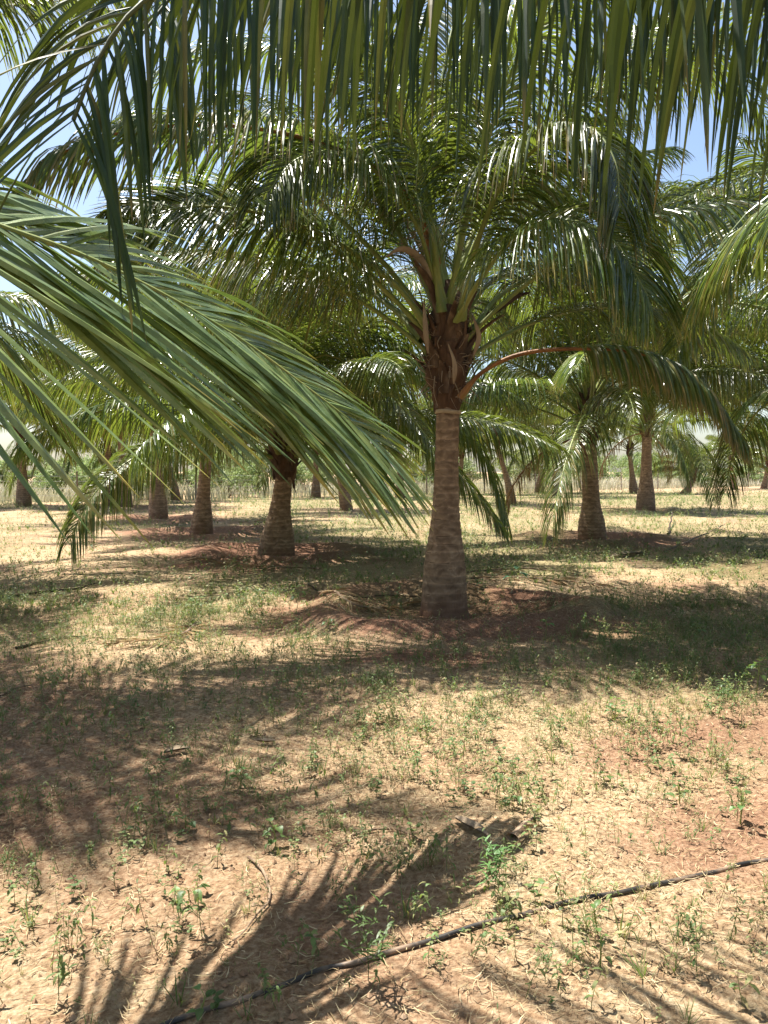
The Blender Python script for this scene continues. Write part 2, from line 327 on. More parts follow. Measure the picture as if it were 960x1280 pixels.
# ------------------------------------------------------------------ palm fronds
def frond(pts, Lmax=.95, n=80, segs=5, w=.036, droop=1.6, vee=.25, t0=.24, a0=25, a1=62, fold=True, roll=0.0, roll0=0.0, rb=.053, seed=0, ribs=6, tipL=.42, jit=1.0, missing=.03, neg=(1.0, 0.0, 1.0), dtip=None):
    """leaflets (V,F,lv), midrib (V,F,lv) for a midrib path"""
    q = np.random.default_rng(seed)
    K = 60; c = smoothpath(pts, K); T = norm(np.gradient(c, axis=0))
    H = c[-1]-c[0]; H[2] = 0; H = norm(H)
    Th = T.copy(); Th[:, 2] = 0
    S = norm(np.cross(Th+H*.35, np.array([0, 0, 1.0]))); S = norm(S - (S*T).sum(1)[:, None]*T); U = norm(np.cross(S, T))
    t = np.linspace(0, 1, K)
    if roll or roll0:
        a = (roll0+roll*t)[:, None]; S, U = S*np.cos(a)+U*np.sin(a), U*np.cos(a)-S*np.sin(a)
    # midrib
    rr = rb*(1-t)**1.1*.72 + .006 + rb*.75*np.exp(-(t/.05)**2)
    cs = np.linspace(0, 2*np.pi, ribs, endpoint=False)
    flat = .55 + .3*np.minimum(t/.3, 1)
    RV = c[:, None] + rr[:, None, None]*(S[:, None]*np.cos(cs)[None, :, None] + (U*flat[:, None])[:, None]*np.sin(cs)[None, :, None])
    RF = grid_faces(K, ribs, True)
    # leaflets
    parts = []
    for sg in (-1, 1):
        tt = t0 + (1-t0)*(np.linspace(0, 1, n)**.92) ; tt = np.clip(tt + q.normal(0, .25/n, n), t0, 1)
        keep = q.random(n) > missing; tt = tt[keep]; m = len(tt)
        f = tt*(K-1); i = np.minimum(f.astype(int), K-2); fr = (f-i)[:, None]
        lerp = lambda A: A[i]*(1-fr)+A[i+1]*fr
        o = lerp(c); Tl = norm(lerp(T)); Sl = norm(lerp(S)); Ul = norm(lerp(U))
        v = (tt-t0)/(1-t0)
        Ls = Lmax*np.interp(v, [0, .12, .35, .7, .9, 1], [.6, .88, 1, .82, .58, tipL])*(1+q.normal(0, .05, m)*jit)
        if sg < 0: Ls = Ls*neg[0]
        ang = np.radians(a0 + (a1-a0)*v**1.1 + q.normal(0, 4, m)*jit + (neg[1]*(1-v) if sg < 0 else 0))
        d0 = sg*Sl*np.cos(ang)[:, None] + Tl*np.sin(ang)[:, None] + Ul*(vee*(1-.5*v) + q.normal(0, .05, m)*jit)[:, None]
        d0 = norm(d0)
        dr = droop*(1+q.normal(0, .16, m)*jit)
        if sg < 0: dr = dr*neg[2]
        if dtip is not None: dr = dr*np.interp(v, [0, dtip[0], 1], [1, 1, dtip[1]])
        s = np.linspace(0, 1, segs+1)
        pos = [o + d0*0.0]; dirs = []
        for k in range(segs+1):
            dk = norm(d0 + (dr*(s[k]**1.15))[:, None]*np.array([0, 0, -1.0]))
            dirs.append(dk)
            if k < segs: pos.append(pos[-1] + dk*(Ls/segs)[:, None])
        D = np.stack(dirs, 1); Pp = np.stack(pos, 1)
        tw = (q.normal(0, .28, m)*jit)[:, None]*np.ones(segs+1) + (q.normal(0, .5, m)*jit)[:, None]*s[None]
        Wd = norm(Tl[:, None] - (Tl[:, None]*D).sum(-1, keepdims=True)*D); Nn = np.cross(D, Wd)
        Wd = Wd*np.cos(tw)[..., None] + Nn*np.sin(tw)[..., None]; Nn = np.cross(D, Wd)
        ws = np.interp(s, [0, .06, .3, .65, .88, 1], [.45, .7, 1, .88, .5, .06])
        hw = (w/2*(1+q.normal(0, .1, m)))[:, None, None]*ws[None, :, None]*np.clip(.55+Ls/Lmax*.5, 0, 1)[:, None, None]
        rv = q.random(m)[:, None, None]*np.ones((m, segs+1, 1)); lvv = np.concatenate([rv, np.broadcast_to(s[None, :, None], rv.shape), np.broadcast_to(v[:, None, None], rv.shape)], -1)
        if fold:
            sgn = np.where((Nn*Ul[:, None]).sum(-1, keepdims=True) > 0, 1, -1)
            V = np.stack([Pp+Wd*hw*.94, Pp+Nn*sgn*hw*.38, Pp-Wd*hw*.94], 2); nv = 3
        else:
            V = np.stack([Pp+Wd*hw, Pp-Wd*hw], 2); nv = 2
        lvv = np.repeat(lvv[:, :, None], nv, 2)
        f0 = grid_faces(segs+1, nv); F = (f0[None] + (np.arange(m)*(segs+1)*nv)[:, None, None]).reshape(-1, 4)
        parts.append((V.reshape(-1, 3), F, lvv.reshape(-1, 3)))
    return cat(parts), (RV.reshape(-1, 3), RF, np.full((RV.size//3, 3), .5))

def arc(e0, bend, L, r0=.0, side=0.0, p=1.25):
    """midrib in the XZ plane starting at the origin, elevation e0 sinking by bend over its length"""
    n = 16; s = np.linspace(0, 1, n); e = np.radians(e0 - bend*s**p); az = side*s
    d = np.stack([np.cos(e)*np.cos(az), np.cos(e)*np.sin(az), np.sin(e)], 1)*L/(n-1)
    c = np.cumsum(d, 0); c -= c[0]; c[:, 0] += r0
    return c

LIB = {'hi': [], 'lo': [], 'dry': []}
NV = 9
for k in range(NV):                                   # k=0 oldest, hanging; NV-1 youngest, upright
    u = k/(NV-1)
    e0 = 8 + 73*u**.85; bend = 74 - 28*u + 14*math.sin(k*2.1); L_ = 4.9 - 1.0*u
    for j in range(2):
        sd_ = (.35 if j else -.3)*(1-u*.5)
        pts = arc(e0+4*j, bend+8*j, L_*(1-.05*j), side=sd_)
        kw = dict(roll=(.7 if j else -.6)*(1-.3*u), droop=4.2-2.5*u, vee=.2+.25*u, seed=100+k*2+j)
        lf, rb = frond(pts, Lmax=1.15, n=135, segs=5, w=.025, **kw)
        LIB['hi'].append((k, mesh('frond_leaflets', *lf[:2], M_leaf_tan if k <= 1 else M_leaf, lv=lf[2]), mesh('midrib', *rb[:2], M_rib, lv=rb[2], smooth=True)))
        lf, rb = frond(pts, Lmax=1.12, n=100, segs=3, w=.033, fold=False, ribs=4, **kw)
        V, F, l = cat([lf, rb]); mi = np.r_[np.zeros(len(lf[1])), np.ones(len(rb[1]))]
        LIB['lo'].append((k, mesh('frond', V, F, [M_leaf_tan if k <= 1 else M_leaf, M_rib], mi=mi, lv=l)))
for j in range(3):
    pts = arc(-5-15*j, 75, 2.9-.3*j, side=.2*(j-1))
    lf, rb = frond(pts, Lmax=.6, n=55, segs=4, w=.026, droop=4.0, vee=-.2, seed=300+j, missing=.25, ribs=5, jit=2)
    V, F, l = cat([lf, rb]); mi = np.r_[np.zeros(len(lf[1])), np.ones(len(rb[1]))]
    LIB['dry'].append((0, mesh('dead_frond', V, F, [M_dry, M_ribdry], mi=mi, lv=l)))

def trunk_mesh(h, rb, lean=(0, 0), seed=0, sides=32, prof=None, step=.02, redh=.35):
    q = np.random.default_rng(seed)
    z = np.arange(-.15, h+.001, step); a = np.linspace(0, 2*np.pi, sides, endpoint=False)
    if prof is None: prof = ([0, .1, .22, .34, .46, .6, .8, 1], [1, .99, .92, .76, .63, .56, .52, .5])
    Z, A = np.meshgrid(z, a, indexing='ij')
    edges = [-.3]
    while edges[-1] < h+.3: edges.append(edges[-1] + q.uniform(.055, .12))
    edges = np.array(edges)
    ph1 = q.uniform(0, 6); Zs = Z + .012*np.sin(A+ph1+Z*3) + .008*np.sin(2*A+Z*9) + .006*(vnoise(A*3, Z*12, seed)-.5)
    idx = np.clip(np.searchsorted(edges, Zs.ravel())-1, 0, len(edges)-2).reshape(Zs.shape)
    ph = (Zs-edges[idx])/(edges[idx+1]-edges[idx])
    amp = q.uniform(.005, .013, len(edges))[idx]
    r = np.interp(np.clip(Z/h, 0, 1), prof[0], prof[1])*rb
    r = r*(1+.035*np.sin(A*2+q.uniform(0, 6))*np.exp(-Z/.6) + .02*(fbm(A*1.5+seed, Z*3, seed, 3)-.5)) + amp*(ph-.5) + .003*(fbm(A*5+Z*7, Z*23-A*3, seed+3, 3)-.5)
    r = r + .03*np.exp(-np.clip(Z, 0, 9)/.06)
    cx = lean[0]*(np.clip(Z, 0, h)/h)**1.3; cy = lean[1]*(np.clip(Z, 0, h)/h)**1.3
    V = np.stack([cx+r*np.cos(A), cy+r*np.sin(A), Z], -1)
    red = np.clip(1-(Z/redh) + .6*(fbm(A*2, Z*6, seed+9, 3)-.5), 0, 1)*.8
    return mesh('trunk', V, grid_faces(len(z), sides, True), M_bark, lv=np.stack([ph, A*0, red], -1), smooth=True)

def sheath_mesh(h0, h1, r0, r1, seed=0, off=(0, 0)):
    q = np.random.default_rng(seed); z = np.linspace(h0, h1, 34); a = np.linspace(0, 2*np.pi, 36, endpoint=False)
    Z, A = np.meshgrid(z, a, indexing='ij'); u = (Z-h0)/(h1-h0)
    r = np.interp(u, [0, .25, .6, .85, 1], [r0, r0+(r1-r0)*.75, r1, r1*.75, r1*.2])
    r = r*(1+.22*np.sin(A*3+Z*9)*np.sin(Z*5+1) + .3*(fbm(A*2.2, Z*4, seed, 4)-.5))
    V = [np.stack([off[0]+r*np.cos(A), off[1]+r*np.sin(A), Z], -1).reshape(-1, 3)]
    parts = [(V[0], grid_faces(34, 36, True), np.full((len(V[0]), 3), .5))]
    for k in range(26):                              # loose fibre flaps and old leaf-base stubs
        a = q.uniform(0, 6.28); zz = q.uniform(h0, h0+(h1-h0)*.7); rr = np.interp((zz-h0)/(h1-h0), [0, .6, 1], [r0, r1, r1])
        out = np.array([math.cos(a), math.sin(a), 0]); tn = np.array([-math.sin(a), math.cos(a), 0])
        up = q.random() < .55; ln = q.uniform(.12, .38); wd = q.uniform(.02, .07)
        base = np.array([off[0], off[1], zz]) + out*rr*.85
        s = np.linspace(0, 1, 6)[:, None]
        path = base + out*(s*ln*.42+.02*np.sin(s*5)) + np.array([0, 0, 1.0])*(s*ln if up else -s*ln*.8+.1*s*(1-s)) + tn*s*q.normal(0, .05)
        wv = wd*(1-s**2)+.004
        V = np.stack([path-tn*wv, path+out*.012, path+tn*wv], 1)
        parts.append((V.reshape(-1, 3), grid_faces(6, 3), np.full((18, 3), .5)))
    V, F, l = cat(parts)
    return mesh('fibre_sheath', V, F, M_fibre, smooth=False)

def leafbase_mesh(q, a, zz, rcore, ln, wd, off):
    out = np.array([math.cos(a), math.sin(a), 0]); tn = np.array([-math.sin(a), math.cos(a), 0]); up = np.array([0, 0, 1.])
    s = np.linspace(0, 1, 9)[:, None]; lean_ = q.uniform(.15, .8)
    path = np.array([off[0], off[1], zz]) + out*(rcore*.92 + lean_*ln*s**2.2) + up*(s*ln) + tn*(s**2*q.normal(0, .05))
    w_ = wd*np.interp(s[:, 0], [0, .15, .5, .85, 1], [1, .95, .55, .38, .12]); u = np.linspace(-1, 1, 7)
    jag = 1+q.normal(0, .10, (9, 7))*np.abs(u)
    def sheet(dd): return path[:, None] + tn*((w_[:, None]*u*jag)[..., None]) + out*(-(np.abs(u)**2)*w_[:, None]*.6 + dd)[..., None]
    v, f, l = cat([(sheet(.018), grid_faces(9, 7), np.zeros((63, 3))), (sheet(-.006), grid_faces(9, 7)[:, ::-1], np.zeros((63, 3)))])
    return mesh('leaf_base', v, f, M_base, smooth=True)
M_base = noisemat('leaf_base_brown', [(.25, (.035, .02, .012)), (.5, (.09, .055, .034)), (.66, (.19, .13, .085)), (.8, (.16, .16, .06))], scale=3.5, rough=.8, bump=.6, stretch=(2.5, 2.5, .8), bscale=22)
def palm(key, label, x, y, h=2.2, rb=.27, n=20, det='hi', seed=0, lean=(0, 0), fs=1.0, hc=1.1, azskip=None, dead=2, group='coconut palms of the orchard', prof=None, explicit=(), sides=32, umin=0.0, redh=.35):
    q = np.random.default_rng(seed+500)
    root = bpy.data.objects.new('coconut_palm', None); COL.objects.link(root); root.empty_display_size = .3
    gz = float(gh(x, y)); root.location = (x, y, gz)
    tag(root, label, 'palm tree', group)
    obj('trunk', trunk_mesh(h, rb, lean, seed, sides, prof, step=.02 if det == 'hi' else .04, redh=redh), root)
    rt = rb*.5
    obj('fibre_sheath', sheath_mesh(h-.05, h+hc, rt*1.02, rt*1.02+.09, seed, lean), root)
    if det == 'hi':
        for i in range(18):
            z_ = h - .05 + hc*.72*(i/18)**1.1
            obj('leaf_base', leafbase_mesh(q, i*2.39996+seed, z_, rt*1.0+.09*min(1, i/6), q.uniform(.25, .6), q.uniform(.06, .12)*(.6+.4*min(1, i/7)), lean), root)
    for i in range(n):
        u = (i+.5)/n; az = i*2.39996 + seed*1.7 + q.normal(0, .12)
        if u < umin: continue
        if azskip and azskip(az % (2*math.pi), u): continue
        k = min(NV-1, max(0, int(round(u*(NV-1)+q.normal(0, .5))))); j = int(q.random() < .5)
        rr = .12*(1-u)+.02
        loc = (lean[0]+rr*math.cos(az), lean[1]+rr*math.sin(az), h + .12 + (hc-.25)*u)
        sc = fs*q.uniform(.9, 1.08)
        if det == 'hi':
            _, ml, mr = LIB['hi'][k*2+j]; f = obj('frond', ml, root, loc, az, sc); obj('midrib', mr, f)
        else:
            _, ml = LIB['lo'][k*2+j]; f = obj('frond', ml, root, loc, az, sc)
        f.rotation_euler = (q.normal(0, .12), q.normal(0, .06), az)
    for i in range(dead):
        az = q.uniform(0, 6.28)
        if azskip and azskip(az, 0): continue
        f = obj('dead_frond', LIB['dry'][i % 3][1], root, (lean[0]+.12*math.cos(az), lean[1]+.12*math.sin(az), h+.12), az, fs*.9)
    for (pts, kw) in explicit:
        kw = dict(kw); lm = kw.pop('lm', M_leaf); rm = kw.pop('rm', M_rib); nm = kw.pop('name', 'frond'); lb = kw.pop('label', None)
        base = dict(Lmax=1.12, n=145, segs=6, w=.025); base.update(kw); base['droop'] = base.get('droop', 1.6)*(1.0 if key in ('nearleft', 'nearright') else 1.8)
        pp = np.array([np.asarray(p_, float) for p_ in pts]) - np.array([x, y, gz])
        lf, rbm = frond(pp, **base)
        f = obj(nm, mesh(nm, *lf[:2], lm, lv=lf[2]), root)
        if lb: f['label'] = lb
        obj('midrib', mesh('midrib', *rbm[:2], rm, lv=rbm[2], smooth=True), f)
    return root

# ---- the hero palm in the middle
hx, hy = PALMS['hero']
E = [
 ([P(532, 405, 8.4), P(500, 362, 8.2), P(455, 325, 7.9), P(390, 288, 7.5), P(300, 262, 7.1), P(215, 262, 6.8), P(140, 300, 6.6)], dict(seed=1, roll0=.8, vee=.0, droop=.3, rb=.06, a0=15, n=170, w=.03, Lmax=1.0)),
 ([P(528, 425, 8.6), P(490, 385, 8.9), P(440, 355, 9.4), P(380, 350, 10.0), P(310, 380, 10.6), P(260, 440, 11)], dict(seed=2, rb=.05, roll0=.5)),
 ([P(545, 330, 8.4), P(515, 250, 8.0), P(440, 195, 7.4), P(330, 162, 6.9), P(200, 158, 6.4), P(90, 185, 6.1), P(20, 240, 5.9)], dict(seed=3, lm=M_leaf_tan, droop=1.7, rb=.045, rm=M_ribdry, label='yellowing frond arching to the upper left')),
 ([P(552, 390, 8.3), P(540, 290, 8.1), P(545, 170, 8.1), P(560, 60, 8.2), P(590, -50, 8.4)], dict(seed=4, droop=.7, vee=.35, rb=.065)),
 ([P(565, 380, 8.5), P(578, 270, 8.6), P(610, 130, 8.8), P(650, 30, 9.2), P(700, -40, 9.8)], dict(seed=5, droop=.8, vee=.35, rb=.062)),
 ([P(548, 370, 8.6), P(525, 250, 8.9), P(490, 120, 9.3), P(440, 20, 9.8), P(380, -40, 10.4)], dict(seed=6, droop=.8, vee=.3)),
 ([P(575, 400, 8.2), P(592, 320, 7.8), P(625, 235, 7.3), P(680, 178, 6.8), P(735, 160, 6.4), P(768, 200, 6.15), P(775, 260, 6.05)], dict(seed=7, droop=1.9, rb=.045, vee=.1)),
 ([P(575, 497, 8.3), P(602, 466, 8.2), P(650, 443, 8.05), P(720, 436, 7.9), P(800, 442, 7.7), P(870, 475, 7.5), P(925, 545, 7.35)], dict(seed=8, droop=2.2, rb=.042, rm=M_ribdry, t0=.42, label='old low frond with an orange brown stalk arching right', lm=M_leaf_tan, Lmax=.75)),
 ([P(590, 415, 8.5), P(622, 372, 8.8), P(670, 345, 9.2), P(730, 338, 9.6), P(800, 360, 10.0), P(850, 420, 10.3)], dict(seed=9, rb=.045, droop=1.8)),
 ([P(572, 400, 8.2), P(600, 350, 7.7), P(640, 300, 7.2), P(700, 275, 6.8), P(765, 300, 6.5), P(810, 370, 6.3)], dict(seed=10, rb=.045, droop=1.3, roll0=-.5)),
 ([P(560, 400, 8.8), P(585, 300, 9.5), P(640, 230, 10.3), P(720, 210, 11), P(800, 240, 11.5)], dict(seed=12, rb=.045)),
 ([P(545, 360, 8.3), P(520, 280, 7.9), P(470, 215, 7.5), P(420, 190, 7.2), P(370, 200, 6.9), P(335, 240, 6.7)], dict(seed=13, rb=.04, droop=1.2, roll0=.6)),
]
E += [
 ([P(560, 385, 8.4), P(592, 240, 7.9), P(640, 90, 7.5), P(700, 0, 7.2), P(780, -30, 7.0)], dict(seed=14, droop=1.2, vee=.3, rb=.05)),
 ([P(548, 375, 8.6), P(505, 225, 8.8), P(430, 110, 9.1), P(330, 60, 9.4), P(230, 80, 9.7), P(160, 140, 9.9)], dict(seed=15, droop=1.5, vee=.25, rb=.045)),
 ([P(572, 390, 8.6), P(640, 240, 8.9), P(730, 120, 9.3), P(840, 70, 9.7), P(930, 110, 10.0), P(975, 180, 10.2)], dict(seed=16, droop=1.5, vee=.25, rb=.045)),
 ([P(552, 380, 8.3), P(530, 230, 7.8), P(480, 90, 7.3), P(420, 10, 7.0), P(350, -20, 6.8)], dict(seed=17, droop=1.2, vee=.3, rb=.045)),
]
hero = palm('hero', 'tall coconut palm in the middle with a bare ringed trunk in a red basin', hx, hy, h=2.25, rb=.25, n=36, seed=1, explicit=E, hc=1.35, lean=(.035, 0), dead=0, sides=48,
            prof=([0, .12, .24, .33, .42, .5, .65, .8, 1], [1.04, 1, .92, .8, .68, .6, .53, .5, .5]), azskip=lambda a, u: (3.7 < a < 5.9) or u < .25)
def boat(name, pts, wid, depth, mt, parent, org):
    c = smoothpath([np.asarray(p_)-org for p_ in pts], 14); T = norm(np.gradient(c, axis=0)); S = norm(np.cross(T, np.array([.2, .3, 1.0]))); U = np.cross(S, T)
    t = np.linspace(0, 1, 14); w_ = wid*np.sin(np.pi*np.clip(t*.96+.02, 0, 1))**.7
    a = np.linspace(-1, 1, 7)
    V = c[:, None] + S[:, None]*(w_[:, None]*a)[..., None] + U[:, None]*(depth*(w_/wid)[:, None]*(a**2-.6))[..., None]
    V2 = V + U[:, None]*.006
    v, f, l = cat([(V, grid_faces(14, 7), np.zeros((98, 3))), (V2, grid_faces(14, 7)[:, ::-1], np.zeros((98, 3)))])
    return obj(name, mesh(name, v, f, mt, smooth=True), parent)
ho = np.array(hero.location)
boat('dry_spathe', [P(540, 350, 8.2), P(522, 322, 8.1), P(500, 312, 8.0), P(482, 322, 7.9)], .05, .04, M_spathe, hero, ho)
boat('dry_spathe', [P(596, 402, 8.6), P(620, 388, 8.7), P(645, 372, 8.8), P(662, 366, 8.8)], .06, .05, M_darkwood, hero, ho)
boat('dry_spathe', [P(530, 372, 8.2), P(530, 395, 8.15), P(532, 420, 8.15), P(535, 442, 8.2)], .035, .02, M_spathe, hero, ho)
boat('dry_spathe', [P(560, 430, 8.15), P(566, 448, 8.1), P(568, 465, 8.1), P(567, 480, 8.15)], .03, .02, M_spathe, hero, ho)
boat('dry_spathe', [P(592, 445, 8.25), P(598, 425, 8.2), P(594, 405, 8.2), P(588, 390, 8.3)], .03, .02, M_spathe, hero, ho)
# the pale cut ring under the crown
a = np.linspace(0, 2*np.pi, 40, endpoint=False); rr_ = np.array([.133, .142, .142, .133]); zz_ = np.array([-.022, -.016, .014, .02])
V = np.stack([.035+rr_[:, None]*np.cos(a), rr_[:, None]*np.sin(a), zz_[:, None]+2.20+.006*np.sin(a*2)[None]], -1)
M_ring = noisemat('pale_scar', [(.3, (.36, .27, .17)), (.7, (.52, .42, .28))], scale=12, bump=.3)
obj('pale_scar_ring', mesh('pale_scar_ring', V, grid_faces(4, 40, True), M_ring, smooth=True), hero)
# dry flower stalks hanging in the crown
q = np.random.default_rng(5); parts = []
for k in range(34):
    b = P(530+q.normal(0, 12), 300+q.normal(0, 18), 8.25+q.normal(0, .1)) - ho
    e = b + np.array([q.normal(-.08, .1), q.normal(-.05, .08), -q.uniform(.08, .3)]); m_ = (b+e)/2 + np.array([q.normal(-.05, .05), 0, .06])
    parts.append(tube(smoothpath([b, m_, e], 7), .004, 4))
v, f, l = cat(parts); obj('dry_flower_stalk', mesh('dry_flower_stalk', v, f, M_twig), hero)
parts = []
for k in range(150):
    a = q.uniform(0, 6.28); z_ = 2.3+1.1*q.random(); rr_ = .15+.07*min(1, (z_-2.2)/.4)+q.uniform(0, .03); o_ = np.array([.035+rr_*math.cos(a), rr_*math.sin(a), z_]); out = np.array([math.cos(a), math.sin(a), 0])
    ln = q.uniform(.08, .34); e_ = o_+out*ln*q.uniform(.1, .6)+np.array([q.normal(0, .05), q.normal(0, .05), ln*q.uniform(-1, .6)])
    parts.append(tube(smoothpath([o_-out*.03, (o_+e_)/2+out*.03+q.normal(0, .02, 3), e_], 6), np.linspace(.0045, .0015, 6)*q.uniform(.5, 1.8), 4))
v, f, l = cat(parts); obj('torn_fibre', mesh('torn_fibre', v, f, M_spathe), hero)

# ---- the squat palm to its left
sx, sy = PALMS['squat']; so = 14.0*sy/14.0
ES = [([P(372, 520, sy), P(405, 470, sy-.6), P(440, 452, sy-1.1), P(490, 495, sy-1.7), P(545, 560, sy-2.1), P(590, 610, sy-2.3), P(625, 655, sy-2.4)], dict(seed=21, Lmax=1.0, droop=1.5, rb=.05)),
      ([P(368, 500, sy), P(400, 440, sy-.2), P(450, 415, sy-.5), P(510, 440, sy-.8), P(560, 500, sy-1.0), P(610, 580, sy-1.2), P(632, 650, sy-1.3)], dict(seed=22, Lmax=1.05, droop=2.0, rb=.05))]
palm('squat', 'stout palm with a thick dark swollen base just left of the middle palm', sx, sy, h=1.45, rb=.34, n=42, seed=2, umin=.2, explicit=ES, fs=1.05, sides=40, lean=(.15, 0), dead=0,
     prof=([0, .15, .3, .42, .55, .7, 1], [1, .98, .86, .72, .6, .52, .45]))
# ---- right palm
rx, ry = PALMS['right']
palm('right', 'right hand palm with a bulging pale base and a dark shaggy crown base', rx, ry, h=2.15, rb=.31, n=42, seed=3, umin=.13, fs=1.05, hc=1.3, lean=(-.08, .1), dead=1,
     prof=([0, .12, .22, .32, .42, .6, 1], [1, 1, .9, .72, .62, .58, .54]))
palm('l3', 'palm with a narrow waist and flared foot standing left of the stout palm', *PALMS['l3'], h=2.0, rb=.27, n=38, seed=4, umin=.2, fs=1.0, lean=(.12, .1), dead=0)
palm('l4', 'straight grey brown palm trunk standing third along the row left of the stout palm', *PALMS['l4'], h=2.9, rb=.30, n=36, seed=5, umin=.2, dead=0, fs=1.05, lean=(-.1, .1), det='lo', sides=24)
palm('l5', 'slim palm just left of the straight grey brown trunk, right one of a close pair', *PALMS['l5'], h=2.9, rb=.29, n=34, seed=6, umin=.2, dead=0, det='lo', sides=20, lean=(-.15, 0))
palm('l6', 'slim dark palm at the left of the close pair near the fence', *PALMS['l6'], h=2.7, rb=.26, n=34, seed=7, umin=.07, dead=0, det='lo', sides=20, lean=(-.05, 0))
palm('l7', 'lone slim palm standing near the left edge of the picture by the fence', *PALMS['l7'], h=2.8, rb=.32, n=34, seed=8, umin=.07, dead=0, det='lo', sides=20, lean=(-.1, 0))
palm('r2', 'pale sunlit palm with flared foot to the right of the bulging palm', *PALMS['r2'], h=2.9, rb=.36, n=38, seed=9, det='lo', sides=24, fs=1.05, lean=(0, 0))
flabels = ['leaning reddish trunk behind the tips of the sunlit near frond', 'dark palm trunk far back between the stout palm and the middle palm', 'thin leaning palm far back just right of the middle trunk',
           'slender distant palm left of the bulging right palm, nearer of two', 'dark short distant palm beside the slender one left of the right palm', 'dark palm half hidden behind the pale sunlit palm on the right',
           'very low palm with its crown near the ground in the far right field', 'ragged far palm with dry brown hanging leaves at the right', 'dry brown leaning palm seen past the straight trunk on the left',
           'farthest palm at the right edge of the picture', 'distant palm hidden behind the dark hanging fronds near the middle', 'distant palm behind the middle trunk']
for i, (px, py) in enumerate(FAR):
    x, y = G(px, py); hh = [2.4, 2.6, 2.6, 2.9, 2.6, 2.6, .9, 1.8, 2.4, 2.0, 2.6, 2.4][i]; rb = [.25, .28, .22, .28, .32, .3, .35, .3, .26, .3, .28, .28][i]
    ln = [(-.5, 0), (0, 0), (-.7, 0), (-.15, 0), (.3, 0), (-.3, 0), (.5, 0), (-.3, 0), (-.5, 0), (.3, 0), (0, 0), (.1, 0)][i]
    palm('far', flabels[i], x, y, h=hh, rb=rb, n=32, seed=30+i, det='lo', sides=16, fs=[1, 1, 1, 1, .95, .95, .6, .7, .9, .9, 1, 1][i], lean=ln, dead=3 if i == 7 else 0, umin=.12)

# ---- palms whose trunks stand outside the frame, fronds reaching in, and one added behind the camera for shade
def off_az(lo, hi): return lambda a, u: (lo <= a <= hi) if lo < hi else (a >= lo or a <= hi)
nx, ny = PALMS['nearright']
EA = [([(nx-.15, ny, 2.5), (nx-.8, ny-.15, 3.25), P(820, -170, 2.65), P(640, -135, 2.45), P(500, -115, 2.35), P(360, -85, 2.28), P(240, -38, 2.2), P(165, 15, 2.15), P(120, 80, 2.12), P(92, 150, 2.1)],
       dict(seed=41, Lmax=1.02, n=118, segs=10, w=.021, droop=6, vee=-.2, dtip=(.62, .14), neg=(.85, 0, 3.0), lm=M_leaf_shaded, rm=M_ribshaded, a0=2, a1=50, roll=1.25, t0=.24, rb=.04, jit=1.3, tipL=.7, label='dark frond hanging across the upper left of the picture')),
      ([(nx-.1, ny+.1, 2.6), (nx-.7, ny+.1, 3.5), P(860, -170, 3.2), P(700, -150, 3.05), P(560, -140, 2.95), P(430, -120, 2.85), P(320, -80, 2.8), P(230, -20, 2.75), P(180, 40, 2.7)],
       dict(seed=43, Lmax=1.15, n=95, segs=9, w=.021, droop=7, vee=-.5, dtip=(.7, .3), neg=(1, 0, 3.0), lm=M_leaf_shaded, rm=M_ribshaded, a0=2, a1=30, t0=.24, rb=.035, jit=1.3, tipL=.6, roll=.7)),
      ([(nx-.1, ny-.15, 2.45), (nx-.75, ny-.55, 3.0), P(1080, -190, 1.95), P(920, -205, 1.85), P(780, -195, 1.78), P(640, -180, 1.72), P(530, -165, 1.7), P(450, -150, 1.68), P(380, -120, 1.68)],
       dict(seed=42, Lmax=1.0, n=66, segs=10, w=.025, droop=7, vee=-.7, dtip=(.7, .5), lm=M_leaf_shaded, rm=M_ribshaded, a0=3, a1=22, t0=.25, rb=.04, jit=1.8, tipL=.5, label='dark near frond with broad leaflets hanging across the upper right')),
      ]
palm('nearright', 'near palm outside the right edge whose dark fronds hang across the top', nx, ny, h=2.0, rb=.27, n=28, seed=50, explicit=EA, azskip=lambda a, u: R(95) < a < R(235) and u < .62, dead=0, fs=.95)
palm('behind', 'unseen palm added behind the camera to shade the near fronds', *PALMS['behind'], h=2.4, rb=.27, n=26, seed=57, dead=0, fs=1.05, azskip=lambda a, u: R(60) < a < R(120) and u < .45)  # extra crown out of view, put in for the shade it gives
nx, ny = PALMS['nearleft']
EC = [([(nx+.15, ny+.2, 2.2), (nx+.9, ny+.75, 2.9), P(-330, 170, 2.0), P(-130, 232, 2.35), P(0, 283, 2.6), P(100, 318, 2.85), P(200, 366, 3.08), P(300, 424, 3.27), P(380, 482, 3.42), P(430, 520, 3.5), P(468, 550, 3.58)],
       dict(seed=51, Lmax=1.36, n=150, segs=9, w=.04, droop=.17, vee=.0, neg=(.85, 20, 2.8), lm=M_leaf_lit, a0=27, a1=66, t0=.2, rb=.028, jit=1.0, tipL=.3, roll0=-.84, label='sunlit glossy frond sweeping down from the left edge')),
      ]
palm('nearleft', 'near palm outside the left edge whose glossy sunlit frond sweeps into view', nx, ny, h=1.9, rb=.27, n=26, seed=51, explicit=EC, azskip=lambda a, u: (a < R(150) or a > R(345)), dead=0, fs=.95)
nx, ny = PALMS['offleft']
palm('offleft', 'palm outside the left edge shading the grass at the left', nx, ny, h=2.9, rb=.28, n=44, seed=52, dead=0, fs=1.08, azskip=lambda a, u: (R(300) < a < R(335)) or ((a > R(285) or a < R(75)) and u < .42))
nx, ny = PALMS['offleft2']
